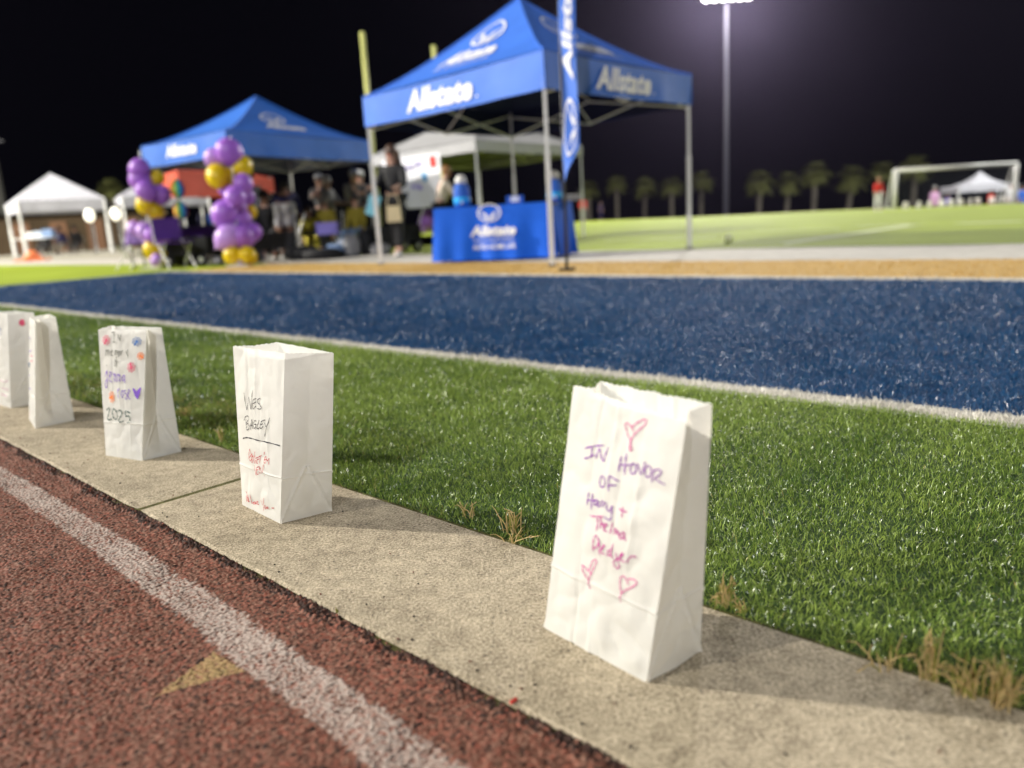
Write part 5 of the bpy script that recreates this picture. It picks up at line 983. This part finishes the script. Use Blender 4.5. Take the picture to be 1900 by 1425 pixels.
write(bag, P, 'dot_drawing', [[(.3 + .12 * math.cos(k * PI / 4), .55 + .02 * math.sin(k * PI / 4)) for k in range(9)]], INK['blue'], .001, closed_fill=True)
# fifth bag
bag, P = make_bag('white paper bag cut off by the picture edge, round red mark near its top',
    [V3((-1.60, 2.325)), V3((-1.492, 2.239)), V3((-1.412, 2.271)), V3((-1.52, 2.357))],
    [V3((-1.575, 2.352), .279), V3((-1.469, 2.272), .277), V3((-1.375, 2.244), .2775), V3((-1.48, 2.324), .280)], 5, gus=(.45, .5))
write(bag, P, 'handwriting', [[(.55, .28), (.8, .27), (.95, .29)], [(.6, .2), (.95, .19)], [(.5, .13), (.9, .12)]], INK['magenta'], .0016, 'plum coloured scribbled writing')
write(bag, P, 'handwriting', [[(.55, .86), (.7, .8), (.62, .76)]], INK['blue'], .003, 'blue scribbled writing')
write(bag, P, 'dot_drawing', [[(.5 + .11 * math.cos(k * PI / 4), .9 + .035 * math.sin(k * PI / 4)) for k in range(9)]], INK['rose'], .001, panel=1, closed_fill=True)
# dry weeds growing along the turf edge
M['straw'] = mat('dry straw', (.6, .45, .2), .7, .3, var=.3, scale=60, trans=.25)
M['straw_green'] = mat('yellowing stalk', (.3, .3, .06), .7, .3, var=.3, scale=60, trans=.25)
def weed(px, py, h, n, spread, label, seedheads=3, m='straw'):
    n = int(n * 1.1); h *= 1.35
    p0 = at(px, py); w = thing('dry_weed', p0, label, 'weed', 'dry weeds along the kerb edge')
    mb = MB(); sh = MB()
    for k in range(n):
        a = random.uniform(0, 2 * PI); r = random.uniform(.1, 1) ; hh = h * random.uniform(.3, 1)
        b = p0 + Vector((random.gauss(0, spread * .3), random.gauss(0, spread * .3), -.004))
        d = Vector((math.cos(a), math.sin(a), 0)) * spread * r
        d = d * random.uniform(.6, 1.5); pts = [b, b + d * .3 + Vector((0, 0, hh * .5)), b + d * .8 + Vector((0, 0, hh * .85)), b + d * 1.2 + Vector((0, 0, hh * random.uniform(.7, 1.02)))]
        mb.tube(pts, [.0007, .0009, .0006, .0002], 3, mi=k % 2 if k % 3 else 0)
        if k < seedheads:
            t = pts[-1] - pts[-2]; t = t.normalized()
            for q in range(7):
                c = pts[-1] - t * .012 + t * q * .0024
                off = Vector((random.gauss(0, 1), random.gauss(0, 1), random.gauss(0, .6))) * .0011
                sh.tube([c, c + off * .8 + t * .003, c + off + t * .006], [.0003, .0008, .0001], 3)
    mb.build('stalks', [M[m], M['straw_green'] if m == 'straw' else M['straw']], w)['kind'] = 'stuff'
    if sh.v: sh.build('seed_heads', M['straw'], w)['kind'] = 'stuff'
weed(950, 985, .035, 26, .016, 'ginger dry weed tuft at the kerb edge behind the two middle bags', 4)
weed(870, 955, .025, 10, .02, 'thin dry weed at the kerb edge nearer the slim black lettered bag', 2)
weed(965, 1000, .02, 12, .03, 'low straw runner lying across the kerb edge', 1)
weed(1345, 1118, .03, 30, .016, 'orange brown weed tuft beside the nearest bag', 3)
weed(1376, 1130, .012, 14, .012, 'pale flattened straw clump by the nearest bag', 0)
weed(1725, 1262, .05, 18, .015, 'tallest weed with pale seed head at the kerb edge', 6)
weed(1790, 1285, .035, 40, .02, 'dense straw weed clump on the kerb edge below the seed head', 5)
weed(1860, 1305, .04, 60, .022, 'large golden weed clump cut by the picture edge', 6)
weed(1650, 1235, .03, 12, .02, 'sparse straw weed with trailing runner on the concrete', 2)
weed(412, 815, .03, 14, .012, 'pale dry weed beside the turf between the middle bags', 3, 'straw_green')
weed(340, 770, .03, 30, .03, 'spreading yellow weed in shade near the flower bag', 3, 'straw_green')
weed(625, 1133, .012, 5, .003, 'tiny green sprout in the seam of track and kerb', 0, 'straw_green')
mb = MB(); p = at(953, 1302); mb.box(p + Vector((0, 0, .001)), (.008, .003, .003), Matrix.Rotation(.7, 3, 'Z') @ Matrix.Rotation(.4, 3, 'X')); tag(mb.build('paper_scrap', M['red']), 'tiny red paper scrap on the seam of track and kerb', 'scrap')
# ------------------------------------------------------------ night haze
mb = MB(); mb.box((0, 15, 10.4), (280, 250, 25.8)); hz = mb.build('haze', [], origin=(0, 15, 10.4)); hz['kind'] = 'stuff'
hm = bpy.data.materials.new('thin humid night air'); hm.use_nodes = True; nt = hm.node_tree; nt.nodes.remove(nt.nodes['Principled BSDF'])
vo = nt.nodes.new('ShaderNodeVolumePrincipled'); vo.inputs['Color'].default_value = (.72, .62, 1, 1); vo.inputs['Density'].default_value = .00016; vo.inputs['Anisotropy'].default_value = .87
nt.links.new(vo.outputs[0], nt.nodes['Material Output'].inputs['Volume']); hz.data.materials.append(hm)
